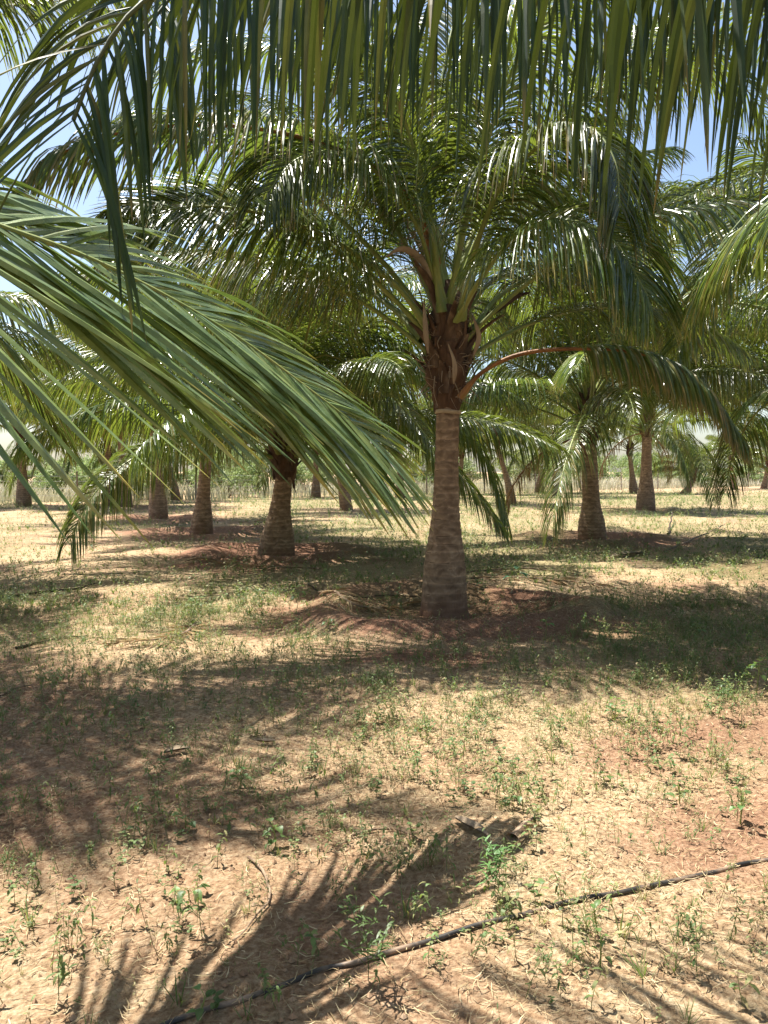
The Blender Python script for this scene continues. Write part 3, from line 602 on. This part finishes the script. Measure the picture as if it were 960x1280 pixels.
palm('offleft2', 'palm outside the left edge beyond the glossy near frond', nx, ny, h=2.5, rb=.28, n=34, seed=53, umin=.2, dead=0)
nx, ny = PALMS['offright']
EE = [([(nx-.1, ny-.1, 3.2), (nx-.5, ny-.4, 4.6), P(1010, 40, 9.9), P(940, 14, 9.5), P(870, 14, 9.1), P(800, 32, 8.8), P(745, 62, 8.5), P(712, 120, 8.3)], dict(seed=61, Lmax=1.0, droop=2.2)),
      ([(nx-.1, ny-.1, 2.9), P(1040, 225, 10.2), P(970, 212, 9.7), P(900, 230, 9.3), P(840, 252, 9.0), P(790, 275, 8.7), P(745, 325, 8.4)], dict(seed=62, Lmax=1.0, droop=1.6, rb=.04, roll0=.5, n=140)),
      ([(nx-.1, ny-.2, 2.7), P(1040, 260, 9.3), P(975, 255, 8.7), P(925, 295, 8.3), P(885, 360, 8.1), P(855, 420, 8.0), P(835, 465, 8.0)], dict(seed=63, Lmax=1.0, droop=.8, a1=55, lm=M_leaf, n=110, w=.04))]
palm('offright', 'palm outside the right edge whose long fronds droop in at the right', nx, ny, h=2.3, rb=.3, n=38, seed=54, dead=1, explicit=EE, azskip=lambda a, u: R(120) < a < R(300) and u < .6)

palm('offright2', 'palm outside the right edge beyond the drooping right fronds', 9.8, 17.0, h=2.6, rb=.3, n=34, seed=58, det='lo', dead=0, fs=1.1, umin=.15)
# ------------------------------------------------------------------ far side: fence, scrub, dry grass
fa, fb, fc = np.array(G(-250, 632)), np.array(G(245, 626)), np.array([40.0, 82.0])
fence = bpy.data.objects.new('wire_fence', None); COL.objects.link(fence); fence.location = (float(fb[0]), float(fb[1]), 0)
tag(fence, 'thin wire fence with wooden posts along the far side of the orchard', 'fence')
fp = [fa, fb, fc]; fo = np.array([fb[0], fb[1], 0]); posts = []
for a_, b_ in ((fa, fb), (fb, fc)):
    n_ = max(2, int(np.linalg.norm(b_-a_)/5.2))
    for k in range(n_): posts.append(a_+(b_-a_)*k/n_)
posts.append(fc); q = np.random.default_rng(3)
for p_ in posts:
    z = float(gh(p_[0], p_[1])); hgt = q.uniform(1.35, 1.75); tilt = q.normal(0, .04, 2)
    v, f, l = tube(smoothpath([np.array([0, 0, -.1]), np.array([tilt[0]*.5, tilt[1]*.5, hgt*.5]), np.array([tilt[0], tilt[1], hgt])], 6), [.045, .05, .046, .044, .042, .04], 7)
    obj('post', mesh('post', v, f, M_post), fence, (p_[0]-fo[0], p_[1]-fo[1], z))
for hz in (.35, .7, 1.05, 1.3):
    c = np.array([[p_[0]-fo[0], p_[1]-fo[1], hz+float(gh(p_[0], p_[1]))] for p_ in posts]); v, f, l = tube(c, .006, 4)
    obj('wire', mesh('wire', v, f, M_wire), fence)

def fence_y(x):
    return np.interp(x, [fa[0]-1, fa[0], fb[0], fc[0]], [fa[1], fa[1], fb[1], fc[1]])
# dry tall grass behind the fence (one mass)
def blades(n, x, y, hgt, wid, seed, lean=.35, segs=2):
    q = np.random.default_rng(seed); a = q.uniform(0, 6.28, n); b = q.uniform(0, 6.28, n)
    h = hgt*q.uniform(.5, 1.15, n); le = h*q.uniform(0, lean, n)
    base = np.stack([x, y, gh(x, y)-.02], 1); s = np.linspace(0, 1, segs+1)
    c = base[:, None] + np.stack([le*np.cos(a), le*np.sin(a), h*0], 1)[:, None]*(s**2)[None, :, None] + np.array([0, 0, 1.0])*(h[:, None]*s[None])[..., None]
    wv = np.stack([np.cos(b), np.sin(b), b*0], 1)[:, None]*(wid*(1-.9*s)[None, :, None]*q.uniform(.6, 1.3, n)[:, None, None])
    V = np.stack([c-wv, c+wv], 2); r_ = q.random(n)
    lv = np.stack([np.broadcast_to(r_[:, None, None], V.shape[:3]), np.broadcast_to(s[None, :, None], V.shape[:3]), np.zeros(V.shape[:3])], -1)
    F = (grid_faces(segs+1, 2)[None]+(np.arange(n)*(segs+1)*2)[:, None, None]).reshape(-1, 4)
    return V.reshape(-1, 3), F, lv.reshape(-1, 3)
q = np.random.default_rng(77)
n_ = 42000; x = q.uniform(-60, 75, n_); y = fence_y(x) + .8 + q.random(n_)**1.6*34
hn = .25+1.5*fbm(x*.16, y*.3, 55, 4)**1.3; kp = q.random(n_) < np.clip((fbm(x*.3, y*.3, 57, 3)-.25)*3, .1, 1); x, y, hn = x[kp], y[kp], hn[kp]; n_ = len(x)
v, f, l = blades(n_, x, y, hn, .04, 78, lean=.7)
tag(obj('dry_grass', mesh('dry_grass', v, f, M_paleg, lv=l)), 'pale dry tall grass in the field beyond the fence', 'grass', kind='stuff')

def bush_mesh(seed, rx_, h_, n, leaf=.09):
    q = np.random.default_rng(seed); nc = 26
    cc = np.stack([q.normal(0, rx_*.45, nc), q.normal(0, rx_*.45, nc), h_*q.uniform(.12, .92, nc)], 1); cr = q.uniform(.18, .4, nc)*rx_
    k = q.integers(0, nc, n); d = norm(q.normal(0, 1, (n, 3)))*(q.random(n)**.45)[:, None]
    c = cc[k] + d*cr[k][:, None]*np.array([1, 1, .8]); c[:, 2] = np.abs(c[:, 2])+.03
    u_ = norm(q.normal(0, 1, (n, 3))); w_ = norm(np.cross(u_, q.normal(0, 1, (n, 3)))); s = leaf*q.uniform(.5, 1.3, n)[:, None]
    V = np.stack([c-u_*s, c+w_*s*.45, c+u_*s, c-w_*s*.45], 1)
    lv = np.repeat(np.stack([np.clip(q.random(n)*.6+.4*(k % 5)/4, 0, 1), np.full(n, .4), np.zeros(n)], 1)[:, None], 4, 1)
    parts = [(V.reshape(-1, 3), np.arange(n*4).reshape(-1, 4), lv.reshape(-1, 3))]
    stems = []
    for j in range(9):
        e = cc[j]; stems.append(tube(smoothpath([np.array([0, 0, -.05]), e*np.array([.4, .4, .5]), e], 5), [.03, .025, .02, .014, .008], 4))
    return cat(parts), cat(stems)
BUSH = []
for k in range(4):
    lf, st = bush_mesh(200+k, [1.7, 1.3, 2.1, 1.0][k], [2.6, 2.1, 3.2, 1.7][k], 5200, leaf=.085)
    BUSH.append((mesh('foliage', *lf[:2], M_scrub, lv=lf[2]), mesh('stems', *st[:2], M_twig)))
nb = 0; q = np.random.default_rng(91)
for row, (off, num) in enumerate(((5, 30), (12, 28), (26, 28))):
    for k in range(num):
        x = -46 + 112*(k+q.uniform(.1, .9))/num; y = float(fence_y(x)) + off + q.uniform(-3, 3)
        if row == 0 and q.random() < .3: continue
        if x > 3 and row < 2 and q.random() < .6: continue
        t_ = int(q.integers(0, 4)); root = bpy.data.objects.new('shrub', None); COL.objects.link(root)
        root.location = (x, y, float(gh(x, y))-.03); root.rotation_euler[2] = q.uniform(0, 6.28); s = q.uniform(.75, 1.25)*(1+.18*row); root.scale = (s, s, s*.95)
        tag(root, 'light green scrub bush among the pale grass beyond the fence', 'bush', 'scrub bushes beyond the fence')
        obj('foliage', BUSH[t_][0], root); obj('stems', BUSH[t_][1], root)

# ------------------------------------------------------------------ weeds
def leafstrip(o, d, L_, w, droop, segs=3, r=.5, up=np.array([0, 0, 1.0])):
    d = norm(np.asarray(d, float)); s = np.linspace(0, 1, segs+1); pos = [np.asarray(o, float)]
    for k in range(segs):
        dd = norm(d - up*droop*(s[k]+.15)); pos.append(pos[-1]+dd*L_/segs)
    pos = np.array(pos); S = norm(np.cross(d, up)+1e-3); ws = w*np.sin(np.pi*(s*.86+.1))
    V = np.stack([pos-S*ws[:, None], pos+S*ws[:, None]], 1)
    lv = np.stack([np.full((segs+1, 2), r), np.repeat(s[:, None], 2, 1), np.zeros((segs+1, 2))], -1)
    return V.reshape(-1, 3), grid_faces(segs+1, 2), lv.reshape(-1, 3)
def weed_template(seed, H, nleaf, L_, w, droop, bias=0.0, branch=0):
    q = np.random.default_rng(seed); parts = []
    def stem(o, e, n, r0):
        c = smoothpath([o, (o+e)/2+q.normal(0, H*.06, 3), e], 5); parts.append(tube(c, [r0, r0*.9, r0*.8, r0*.6, r0*.35], 3, lv=(np.clip(.45+bias, 0, 1), .3, 0)))
        for k in range(n):
            t = .3+.7*(k+1)/n; pt = np.array([np.interp(t*4, range(5), c[:, i]) for i in range(3)]); a = k*2.4+q.uniform(0, 1)
            parts.append(leafstrip(pt, [math.cos(a), math.sin(a), q.uniform(.1, .9)], L_*q.uniform(.6, 1.15)*(1.1-.4*t), w*q.uniform(.7, 1.2), droop*q.uniform(.4, 1.5), r=float(np.clip(q.random()*.75+bias, 0, 1))))
    top = np.array([q.normal(0, H*.15), q.normal(0, H*.15), H]); stem(np.array([0, 0, -.02]), top, nleaf, .0016)
    for b in range(branch):
        a = q.uniform(0, 6.28); o = top*q.uniform(.2, .6); stem(o, o+np.array([math.cos(a)*H*.35, math.sin(a)*H*.35, H*.45]), max(3, nleaf//2), .0012)
    return cat(parts)
def tuft_template(seed, H, n, w):
    q = np.random.default_rng(seed); parts = []
    for k in range(n):
        a = q.uniform(0, 6.28); parts.append(leafstrip([q.normal(0, .01), q.normal(0, .01), -.01], [math.cos(a)*.5, math.sin(a)*.5, 1], H*q.uniform(.5, 1.1), w, q.uniform(.1, .9), r=float(q.random()*.9)))
    return cat(parts)
TW = [weed_template(400, .13, 7, .045, .006, 2.2), weed_template(401, .17, 8, .05, .006, 2.6, .1), weed_template(402, .10, 6, .04, .007, 1.5, -.1, 1),
      weed_template(403, .21, 10, .05, .0055, 2.4, 0, 2), weed_template(404, .15, 6, .035, .004, 3.0, .35), weed_template(405, .12, 5, .03, .003, 3.0, .45, 1),
      tuft_template(406, .09, 9, .0022), tuft_template(407, .13, 11, .0026), weed_template(408, .08, 7, .035, .009, 1.0, -.15, 2), weed_template(409, .19, 12, .035, .004, 2.0, 0, 3)]
PROB = np.array([.15, .13, .13, .06, .12, .12, .09, .06, .08, .06])
WM = [mesh('weed', t[0], t[1], M_weed, lv=t[2]) for t in TW]
def scatter(n, y0, y1, seed, pw=1.0, margin=1.15):
    q = np.random.default_rng(seed); y = y0+(y1-y0)*q.random(n)**pw; x = (q.random(n)-.5)*.98*margin*y
    return x, y, q
def keepmask(x, y, q, lo, thr=1.0):
    k = lo + (1-lo)*greenmask(x, y)*.6; k = k*(1-.5*redmask(x, y)); cl = fbm(x*3.1, y*3.1, 61, 3); k = k*np.clip((cl-.3)*4, .3, 1.2)
    for (mx, my), s in MOUNDS: k = np.where(np.hypot(x-mx, y-my) < 1.75, k*.25, k)*(np.hypot(x-mx, y-my) > .45)
    return q.random(len(x)) < k*thr
def transform_join(T, x, y, rz, s, tx):
    """join copies of one template"""
    V, F, l = T; n = len(x); c, s_ = np.cos(rz), np.sin(rz)
    vx = V[None, :, 0]; vy = V[None, :, 1]; vz = V[None, :, 2]
    X_ = (vx*c[:, None]-vy*s_[:, None])*s[:, None] + vz*tx[:, :1]*s[:, None] + x[:, None]; Y_ = (vx*s_[:, None]+vy*c[:, None])*s[:, None] + vz*tx[:, 1:]*s[:, None] + y[:, None]
    Z_ = vz*s[:, None] + gh(x, y)[:, None]
    lv = np.broadcast_to(l[None], (n, *l.shape)).copy(); r = np.random.default_rng(n).random(n)
    lv[..., 0] = np.clip(lv[..., 0] + (r[:, None]-.5)*.5, 0, 1)
    FF = (F[None]+(np.arange(n)*len(V))[:, None, None]).reshape(-1, 4)
    return np.stack([X_, Y_, Z_], -1).reshape(-1, 3), FF, lv.reshape(-1, 3)
x, y, q = scatter(34000, 2.0, 9.5, 501, .62); k = keepmask(x, y, q, .40); x, y = x[k], y[k]
s = .3+.8*q.random(len(x))**1.6; ty = q.choice(len(TW), len(x), p=PROB); rz = q.uniform(0, 6.28, len(x)); tx = q.normal(0, .12, (len(x), 2))
big = s*np.array([t[0][:, 2].max() for t in TW])[ty]/y * ((np.abs(x)/y < .48) & (y > 2.25)) * (ty != 6) * (ty != 7)
order = np.argsort(-big); ind = order[:270]; rest = order[270:]
for i in ind:
    w_ = obj('weed', WM[ty[i]], None, g3(x[i], y[i]), float(rz[i]), float(s[i]))
    w_.rotation_euler[0] = float(tx[i, 0]); w_.rotation_euler[1] = float(tx[i, 1])
    dry = ty[i] in (4, 5)
    tag(w_, 'small dry brown weed stalk with drooping withered leaves in the foreground' if dry else 'small green weed with narrow drooping leaves in the foreground', 'weed', 'withered weeds in the foreground' if dry else 'green weeds in the foreground')
parts = []
for t in range(len(TW)):
    r_ = rest[ty[rest] == t]; parts.append(transform_join(TW[t], x[r_], y[r_], rz[r_], s[r_], tx[r_]))
# farther, simpler, a little larger
TF = [weed_template(450, .16, 5, .07, .010, 1.8), weed_template(451, .12, 4, .07, .012, 1.2), tuft_template(452, .13, 6, .006), weed_template(453, .24, 7, .07, .010, 1.8, 0, 1)]
x, y, q = scatter(60000, 8.5, 58, 502, 1.3, 1.1); k = keepmask(x, y, q, .25, 1.0) & (y < fence_y(x)-.5); x, y = x[k], y[k]
s = q.uniform(.5, 1.3, len(x))*np.interp(y, [8, 20, 60], [.8, 1.0, 1.5]); ty = q.integers(0, 4, len(x)); rz = q.uniform(0, 6.28, len(x)); tx = q.normal(0, .12, (len(x), 2))
for t in range(4):
    m_ = ty == t; parts.append(transform_join(TF[t], x[m_], y[m_], rz[m_], s[m_], tx[m_]))
v, f, l = cat(parts)
tag(obj('ground_weeds', mesh('ground_weeds', v, f, M_weed, lv=l)), 'low green and withered weeds covering the orchard floor', 'weeds', kind='stuff')
# straw litter
def litter(n, y0, y1, seed, L0, w0, pw):
    x, y, q = scatter(n, y0, y1, seed, pw); k = q.random(n) < np.clip((fbm(x*1.5, y*1.5, 71, 3)-.25)*2.4, .1, 1)*(1-.5*redmask(x, y)); x, y = x[k], y[k]; m = len(x)
    a = q.uniform(0, 6.28, m); L_ = L0*q.uniform(.3, 1.5, m); w_ = w0*q.uniform(.5, 1.6, m); s = np.array([-.5, 0, .5]); bow = q.normal(0, .14, m)*L_
    cx = x[:, None]+np.cos(a)[:, None]*L_[:, None]*s - np.sin(a)[:, None]*bow[:, None]*(1-4*s**2); cy = y[:, None]+np.sin(a)[:, None]*L_[:, None]*s + np.cos(a)[:, None]*bow[:, None]*(1-4*s**2)
    tl = q.normal(0, .18, m)[:, None]*L_[:, None]*s; cz = gh(cx, cy)+.006+np.abs(tl)+q.uniform(0, .008, m)[:, None]
    nx_, ny_ = -np.sin(a)[:, None]*w_[:, None], np.cos(a)[:, None]*w_[:, None]; tz = q.normal(0, .5, m)[:, None]*w_[:, None]
    taper = np.array([.7, 1, .4])
    V = np.stack([np.stack([cx-nx_*taper, cy-ny_*taper, cz-tz*0], -1), np.stack([cx+nx_*taper, cy+ny_*taper, cz+np.abs(tz)], -1)], 2)
    r = q.random(m); lv = np.stack([np.broadcast_to(r[:, None, None], V.shape[:3]), np.full(V.shape[:3], .3), np.zeros(V.shape[:3])], -1)
    return V.reshape(-1, 3), (grid_faces(3, 2)[None]+(np.arange(m)*6)[:, None, None]).reshape(-1, 4), lv.reshape(-1, 3)
v, f, l = cat([litter(80000, 2.0, 9, 601, .045, .0012, .7), litter(30000, 8, 34, 602, .14, .0035, 1.3)])
tag(obj('straw_litter', mesh('straw_litter', v, f, M_straw, lv=l)), 'short dry straw and dead stalks littering the bare soil', 'straw', kind='stuff')
# crumbs of soil
ico = norm(np.array([[0, 0, 1], [1, 0, 0], [0, 1, 0], [-1, 0, 0], [0, -1, 0], [0, 0, -1.0]])); icf = np.array([[0, 1, 2, 2], [0, 2, 3, 3], [0, 3, 4, 4], [0, 4, 1, 1]])
def crumbs(n, y0, y1, seed, r0):
    x, y, q = scatter(n, y0, y1, seed, .75); m = len(x); r = r0*q.uniform(.3, 1.4, m)**1.5
    V = np.stack([x, y, gh(x, y)+r*.2], 1)[:, None] + ico[None, :5]*r[:, None, None]*q.uniform(.6, 1.3, (m, 5, 3))
    F = np.array([[0, 1, 2], [0, 2, 3], [0, 3, 4], [0, 4, 1]])
    return V.reshape(-1, 3), (F[None]+(np.arange(m)*5)[:, None, None]).reshape(-1, 3)
V, F = crumbs(9000, 2.0, 10, 611, .008)
M_crumb = noisemat('soil_crumb', [(.3, (.20, .11, .06)), (.55, (.36, .23, .14)), (.8, (.52, .40, .28))], scale=3, bump=.3)
tag(obj('soil_crumbs', mesh('soil_crumbs', V, F, M_crumb)), 'crumbs and small clods of dry soil on the orchard floor', 'soil', kind='stuff')

# ------------------------------------------------------------------ single plants one can point at
def broadleaf(px, py, H, leaves, size, label, mt=None, seed=0, wf=.42, groupn=None, cupped=.3, name='broadleaf_seedling', catn='seedling'):
    q = np.random.default_rng(seed+700); x, y = G(px, py); root = bpy.data.objects.new(name, None); COL.objects.link(root); root.location = g3(x, y)
    tag(root, label, catn, groupn)
    top = np.array([q.normal(0, H*.12), q.normal(0, H*.12), H]); c = smoothpath([np.array([0, 0, -.02]), top*.5+q.normal(0, H*.04, 3), top], 8)
    st = [tube(c, np.linspace(.0035, .002, 8), 6)]; lfs = []
    for k in range(leaves):
        t = 1 if k == 0 else q.uniform(.45, 1); pt = np.array([np.interp(t*7, range(8), c[:, i]) for i in range(3)]); a = k*2.4+q.uniform(0, .8)+seed
        d = norm(np.array([math.cos(a), math.sin(a), q.uniform(.2, .8)])); pl = size*q.uniform(.4, .9); e = pt+d*pl; st.append(tube(smoothpath([pt, (pt+e)/2+np.array([0, 0, .01]), e], 4), .0012, 4))
        L_ = size*q.uniform(.75, 1.25); ns = 7; s = np.linspace(0, 1, ns); dr = q.uniform(.3, 1.4)
        pos = [e]
        for m_ in range(ns-1): pos.append(pos[-1]+norm(d-np.array([0, 0, 1.])*dr*(s[m_]+.3))*L_/(ns-1))
        pos = np.array(pos); S = norm(np.cross(d, [0, 0, 1.])); hw = L_*wf*np.array([.25, .85, 1, .9, .65, .35, .03]); u = np.array([-1, -.5, 0, .5, 1])
        V = pos[:, None]+S*(hw[:, None]*u)[..., None]+np.array([0, 0, 1.])*(cupped*hw[:, None]*np.abs(u))[..., None]
        lfs.append((V, np.stack([np.full((ns, 5), q.random()), np.repeat(s[:, None], 5, 1)*.8, np.zeros((ns, 5))], -1)))
    v, f, l = cat(st); obj('stem', mesh('stem', v, f, M_rib), root)
    for V, lv in lfs: obj('leaf', mesh('leaf', V, grid_faces(7, 5), mt or M_broad, lv=lv, smooth=True), root)
BL = [
 (300, 985, .10, 7, .055, 'bright green seedling with a cluster of rounded leaves left of centre', None, 1, .45),
 (345, 1060, .12, 6, .05, 'light green seedling on a thin bare stem below the leaf cluster', None, 2, .42),
 (232, 1035, .06, 2, .05, 'tiny seedling with a round leaf in shade, left of the leaf cluster', None, 3, .48),
 (236, 1125, .05, 3, .07, 'low seedling with two flat pointed oval leaves on reddish soil', None, 4, .3),
 (641, 742, .22, 3, .16, 'young plant with one large pale blue green leaf right of the middle palm', M_silver, 5, .3),
 (682, 800, .22, 6, .08, 'green seedling with drooping leaves on the red rim right of the middle palm', None, 6, .4),
 (602, 748, .10, 8, .06, 'dark green seedling at the foot of the middle trunk', None, 7, .45),
 (770, 900, .14, 12, .06, 'bright green leafy clump in the sunlight right of centre', None, 8, .38),
 (762, 978, .05, 3, .055, 'seedling with a single round leaf standing alone in sunlit straw', None, 9, .5),
 (850, 1005, .10, 3, .06, 'drooping dark leafed seedling at the right in full sun', None, 10, .4),
 (925, 1030, .18, 6, .055, 'taller seedling with hanging leaves near the right edge', None, 11, .4),
 (655, 1015, .16, 5, .06, 'seedling with folded hanging leaves above the dry leaf base', None, 12, .25),
 (748, 1170, .12, 5, .045, 'wilted dark seedling just behind the black hose', None, 13, .3),
 (750, 1210, .10, 4, .04, 'wilted seedling in front of the black hose at the right', None, 14, .3),
 (328, 770, .30, 9, .09, 'tall leafy weed in front of the stout palm', None, 15, .35),
 (370, 765, .32, 10, .09, 'dark green bushy weed between the stout palm and the middle palm', None, 16, .4),
 (410, 790, .14, 5, .06, 'small pale weed on the earth rim left of the middle palm', None, 17, .4),
 (945, 870, .30, 14, .08, 'leafy bush weed in half shade at the right edge', None, 18, .35),
 (240, 770, .22, 7, .07, 'upright weed standing behind the fallen dead frond', None, 19, .35),
 (120, 700, .35, 12, .10, 'dark bushy weed in the shade on the far left', None, 20, .35),
 (250, 1275, .07, 3, .05, 'small dark seedling at the bottom edge by the end of the hose', None, 21, .3),
 (870, 810, .25, 9, .07, 'leafy weed in the shade right of the red earth rim', None, 22, .3),
]
for (px, py, H, n_, sz, lab, mt, sd_, wf) in BL: broadleaf(px, py, H*.8, n_+1, sz*.72, lab, mt, sd_, wf)
# feathery bright weeds
def feathery(px, py, H, n_, label, seed):
    x, y = G(px, py); t = weed_template(seed, H, n_, .05, .004, .8, -.1, 6)
    o = obj('feathery_weed', mesh('feathery_weed', t[0], t[1], M_broad, lv=t[2]), None, g3(x, y)); tag(o, label, 'weed')
feathery(620, 1125, .20, 22, 'bright feathery green weed behind the black hose', 801)
feathery(460, 1225, .24, 18, 'thin tall light green weed in front of the black hose', 802)
feathery(905, 900, .26, 22, 'dense feathery weed in half shade at the right', 803)
feathery(600, 925, .16, 14, 'feathery weed at the edge of the shade in the middle', 804)

# ------------------------------------------------------------------ hose, sticks, fallen fronds
def onground(pix, n, dz):
    c = np.array([[*G(px, py), 0] for px, py in pix]); c = smoothpath(c, n); c[:, 2] = gh(c[:, 0], c[:, 1])+dz; return c
c = onground([(60, 1345), (150, 1308), (232, 1273), (300, 1252), (345, 1236), (400, 1214), (450, 1204), (510, 1187), (560, 1172), (620, 1152), (680, 1136), (740, 1124), (820, 1108), (890, 1092), (945, 1078), (1060, 1060)], 160, .007)
kk = np.ones(9)/9; zs = np.convolve(np.r_[[c[0, 2]]*4, c[:, 2], [c[-1, 2]]*4], kk, 'valid'); c[:, 2] = np.maximum(zs, c[:, 2]-.004) + .009*(fbm(c[:, 0]*3.5, c[:, 1]*3.5, 88, 3)-.62)*1.6
v, f, l = tube(c, .0088, 12)
tag(obj('drip_hose', mesh('drip_hose', v, f, M_hose, smooth=True)), 'black plastic drip irrigation hose lying across the foreground', 'hose')
def stick(pix, r, label, mt=M_twig, name='twig', catn='twig', dz=.012, lift=None):
    c = onground(pix, 14, dz)
    if lift: c[:, 2] += np.interp(np.linspace(0, 1, 14), [0, .5, 1], lift)
    q = np.random.default_rng(int(pix[0][0])); c[:, :2] += q.normal(0, r*.5, (14, 2))
    v, f, l = tube(c, np.linspace(r, r*.45, 14), 7); tag(obj(name, mesh(name, v, f, mt)), label, catn)
stick([(310, 1075), (322, 1085), (334, 1105), (337, 1128), (320, 1150), (290, 1180)], .006, 'curved dry stalk lying in front of the light green seedlings')
stick([(200, 1028), (210, 1020), (220, 1008)], .006, 'short pale dry twig on the shaded reddish soil')
stick([(440, 1048), (470, 1040), (500, 1041), (530, 1055)], .006, 'thin crooked twig left of the dry leaf base')
stick([(830, 690), (862, 678), (905, 662)], .022, 'dry grey branch lying across the far right shade', lift=(0, .05, .12))
stick([(836, 668), (838, 660), (840, 652)], .03, 'short dark stump stub beside the fallen branch', mt=M_darkwood, name='stump', catn='stump', lift=(0, .1, .25))
stick([(5, 748), (50, 742), (95, 737), (120, 730)], .02, 'long dark stick in the shade at the left', mt=M_darkwood)
stick([(20, 812), (70, 800), (110, 796)], .014, 'dark fallen stalk left of the dead frond', mt=M_darkwood)
stick([(585, 716), (630, 712), (690, 714), (740, 722)], .016, 'fallen frond stalk in the shade behind the middle palm')
stick([(0, 872), (22, 862), (42, 858)], .010, 'pale broken stick at the left edge of the shade')
stick([(940, 758), (900, 750), (850, 755)], .010, 'thin dry stalk on the shaded right side')
stick([(385, 732), (430, 742), (480, 745), (530, 735)], .012, 'dark root like stalk reaching to the middle trunk', mt=M_darkwood)
def leafbase(pix, w, label):
    c = onground(pix, 10, .02); T = norm(np.gradient(c, axis=0)); S = norm(np.cross(T, [0, 0, 1.])); t = np.linspace(0, 1, 10); ww = w*np.sin(np.pi*(t*.85+.1)); u = np.linspace(-1, 1, 5)
    V = c[:, None]+S[:, None]*(ww[:, None]*u)[..., None]+np.array([0, 0, 1.])*(.5*ww[:, None]*u**2)[..., None]
    v, f, l = cat([(V, grid_faces(10, 5), np.zeros((50, 3))), (V+np.array([0, 0, .005]), grid_faces(10, 5)[:, ::-1], np.zeros((50, 3)))])
    tag(obj('dry_leaf', mesh('dry_leaf', v, f, M_spathe, smooth=True)), label, 'dry leaf')
leafbase([(568, 1028), (590, 1040), (610, 1052)], .025, 'pale dry curled palm leaf piece lying in the sunny straw')
leafbase([(205, 946), (220, 943), (238, 940)], .03, 'pale dry leaf scrap in the dark shade at the left')
leafbase([(765, 698), (785, 695), (812, 692)], .11, 'large pale dry sheath lying in front of the right palm')
leafbase([(320, 930), (332, 932), (345, 931)], .02, 'small dry leaf scrap at the lower edge of the shade')
leafbase([(668, 664), (700, 667), (722, 665)], .09, 'dry sheath beside the foot of the right palm')
def deadfrond(pix, Lmax, label, seed, mt=M_dry, n=40, lift=.05, dr=.6):
    c = onground(pix, 20, lift); lf, rb = frond(c, Lmax=Lmax, n=n, segs=4, w=.02 if Lmax > .2 else .009, droop=dr, vee=.1, t0=.1, a0=35, a1=70, fold=False, rb=.016, seed=seed, jit=2.2, missing=.2)
    x0, y0 = c[0, :2]; gz = gh(lf[0][:, 0], lf[0][:, 1]); lf[0][:, 2] = np.maximum(lf[0][:, 2], gz+.006)
    org = np.array([x0, y0, float(gh(x0, y0))]); root = bpy.data.objects.new('fallen_frond', None); COL.objects.link(root); root.location = org
    tag(root, label, 'palm frond'); obj('leaflets', mesh('leaflets', lf[0]-org, lf[1], mt, lv=lf[2]), root); obj('midrib', mesh('midrib', rb[0]-org, rb[1], M_twig), root)
deadfrond([(246, 785), (232, 797), (205, 805), (170, 808), (140, 812)], .28, 'brown dead frond lying curled in the sunny grass at the left', 901, dr=.25)
deadfrond([(560, 728), (620, 726), (700, 730), (760, 738)], .45, 'grey dead frond lying flat in the shade behind the middle palm', 902)
deadfrond([(400, 715), (340, 712), (280, 706), (230, 700)], .45, 'dry frond lying at the foot of the stout palm', 903)
deadfrond([(300, 655), (350, 652), (395, 655)], .4, 'grey dry frond lying behind the stout palm', 904)
deadfrond([(640, 1062), (652, 1048), (668, 1036)], .07, 'small brown frond scrap added in place of a scrap of shade by the feathery weed', 905, n=12, dr=.3)  # solid scrap standing where there is only a bit of shadow
deadfrond([(400, 745), (440, 760), (500, 762), (530, 752)], .30, 'dry leaflets shaped after curved leaflet shadows on the rim left of the middle trunk', 906)  # rows give the curved leaflet shadows on the rim a solid form
print('objects', len(bpy.data.objects))
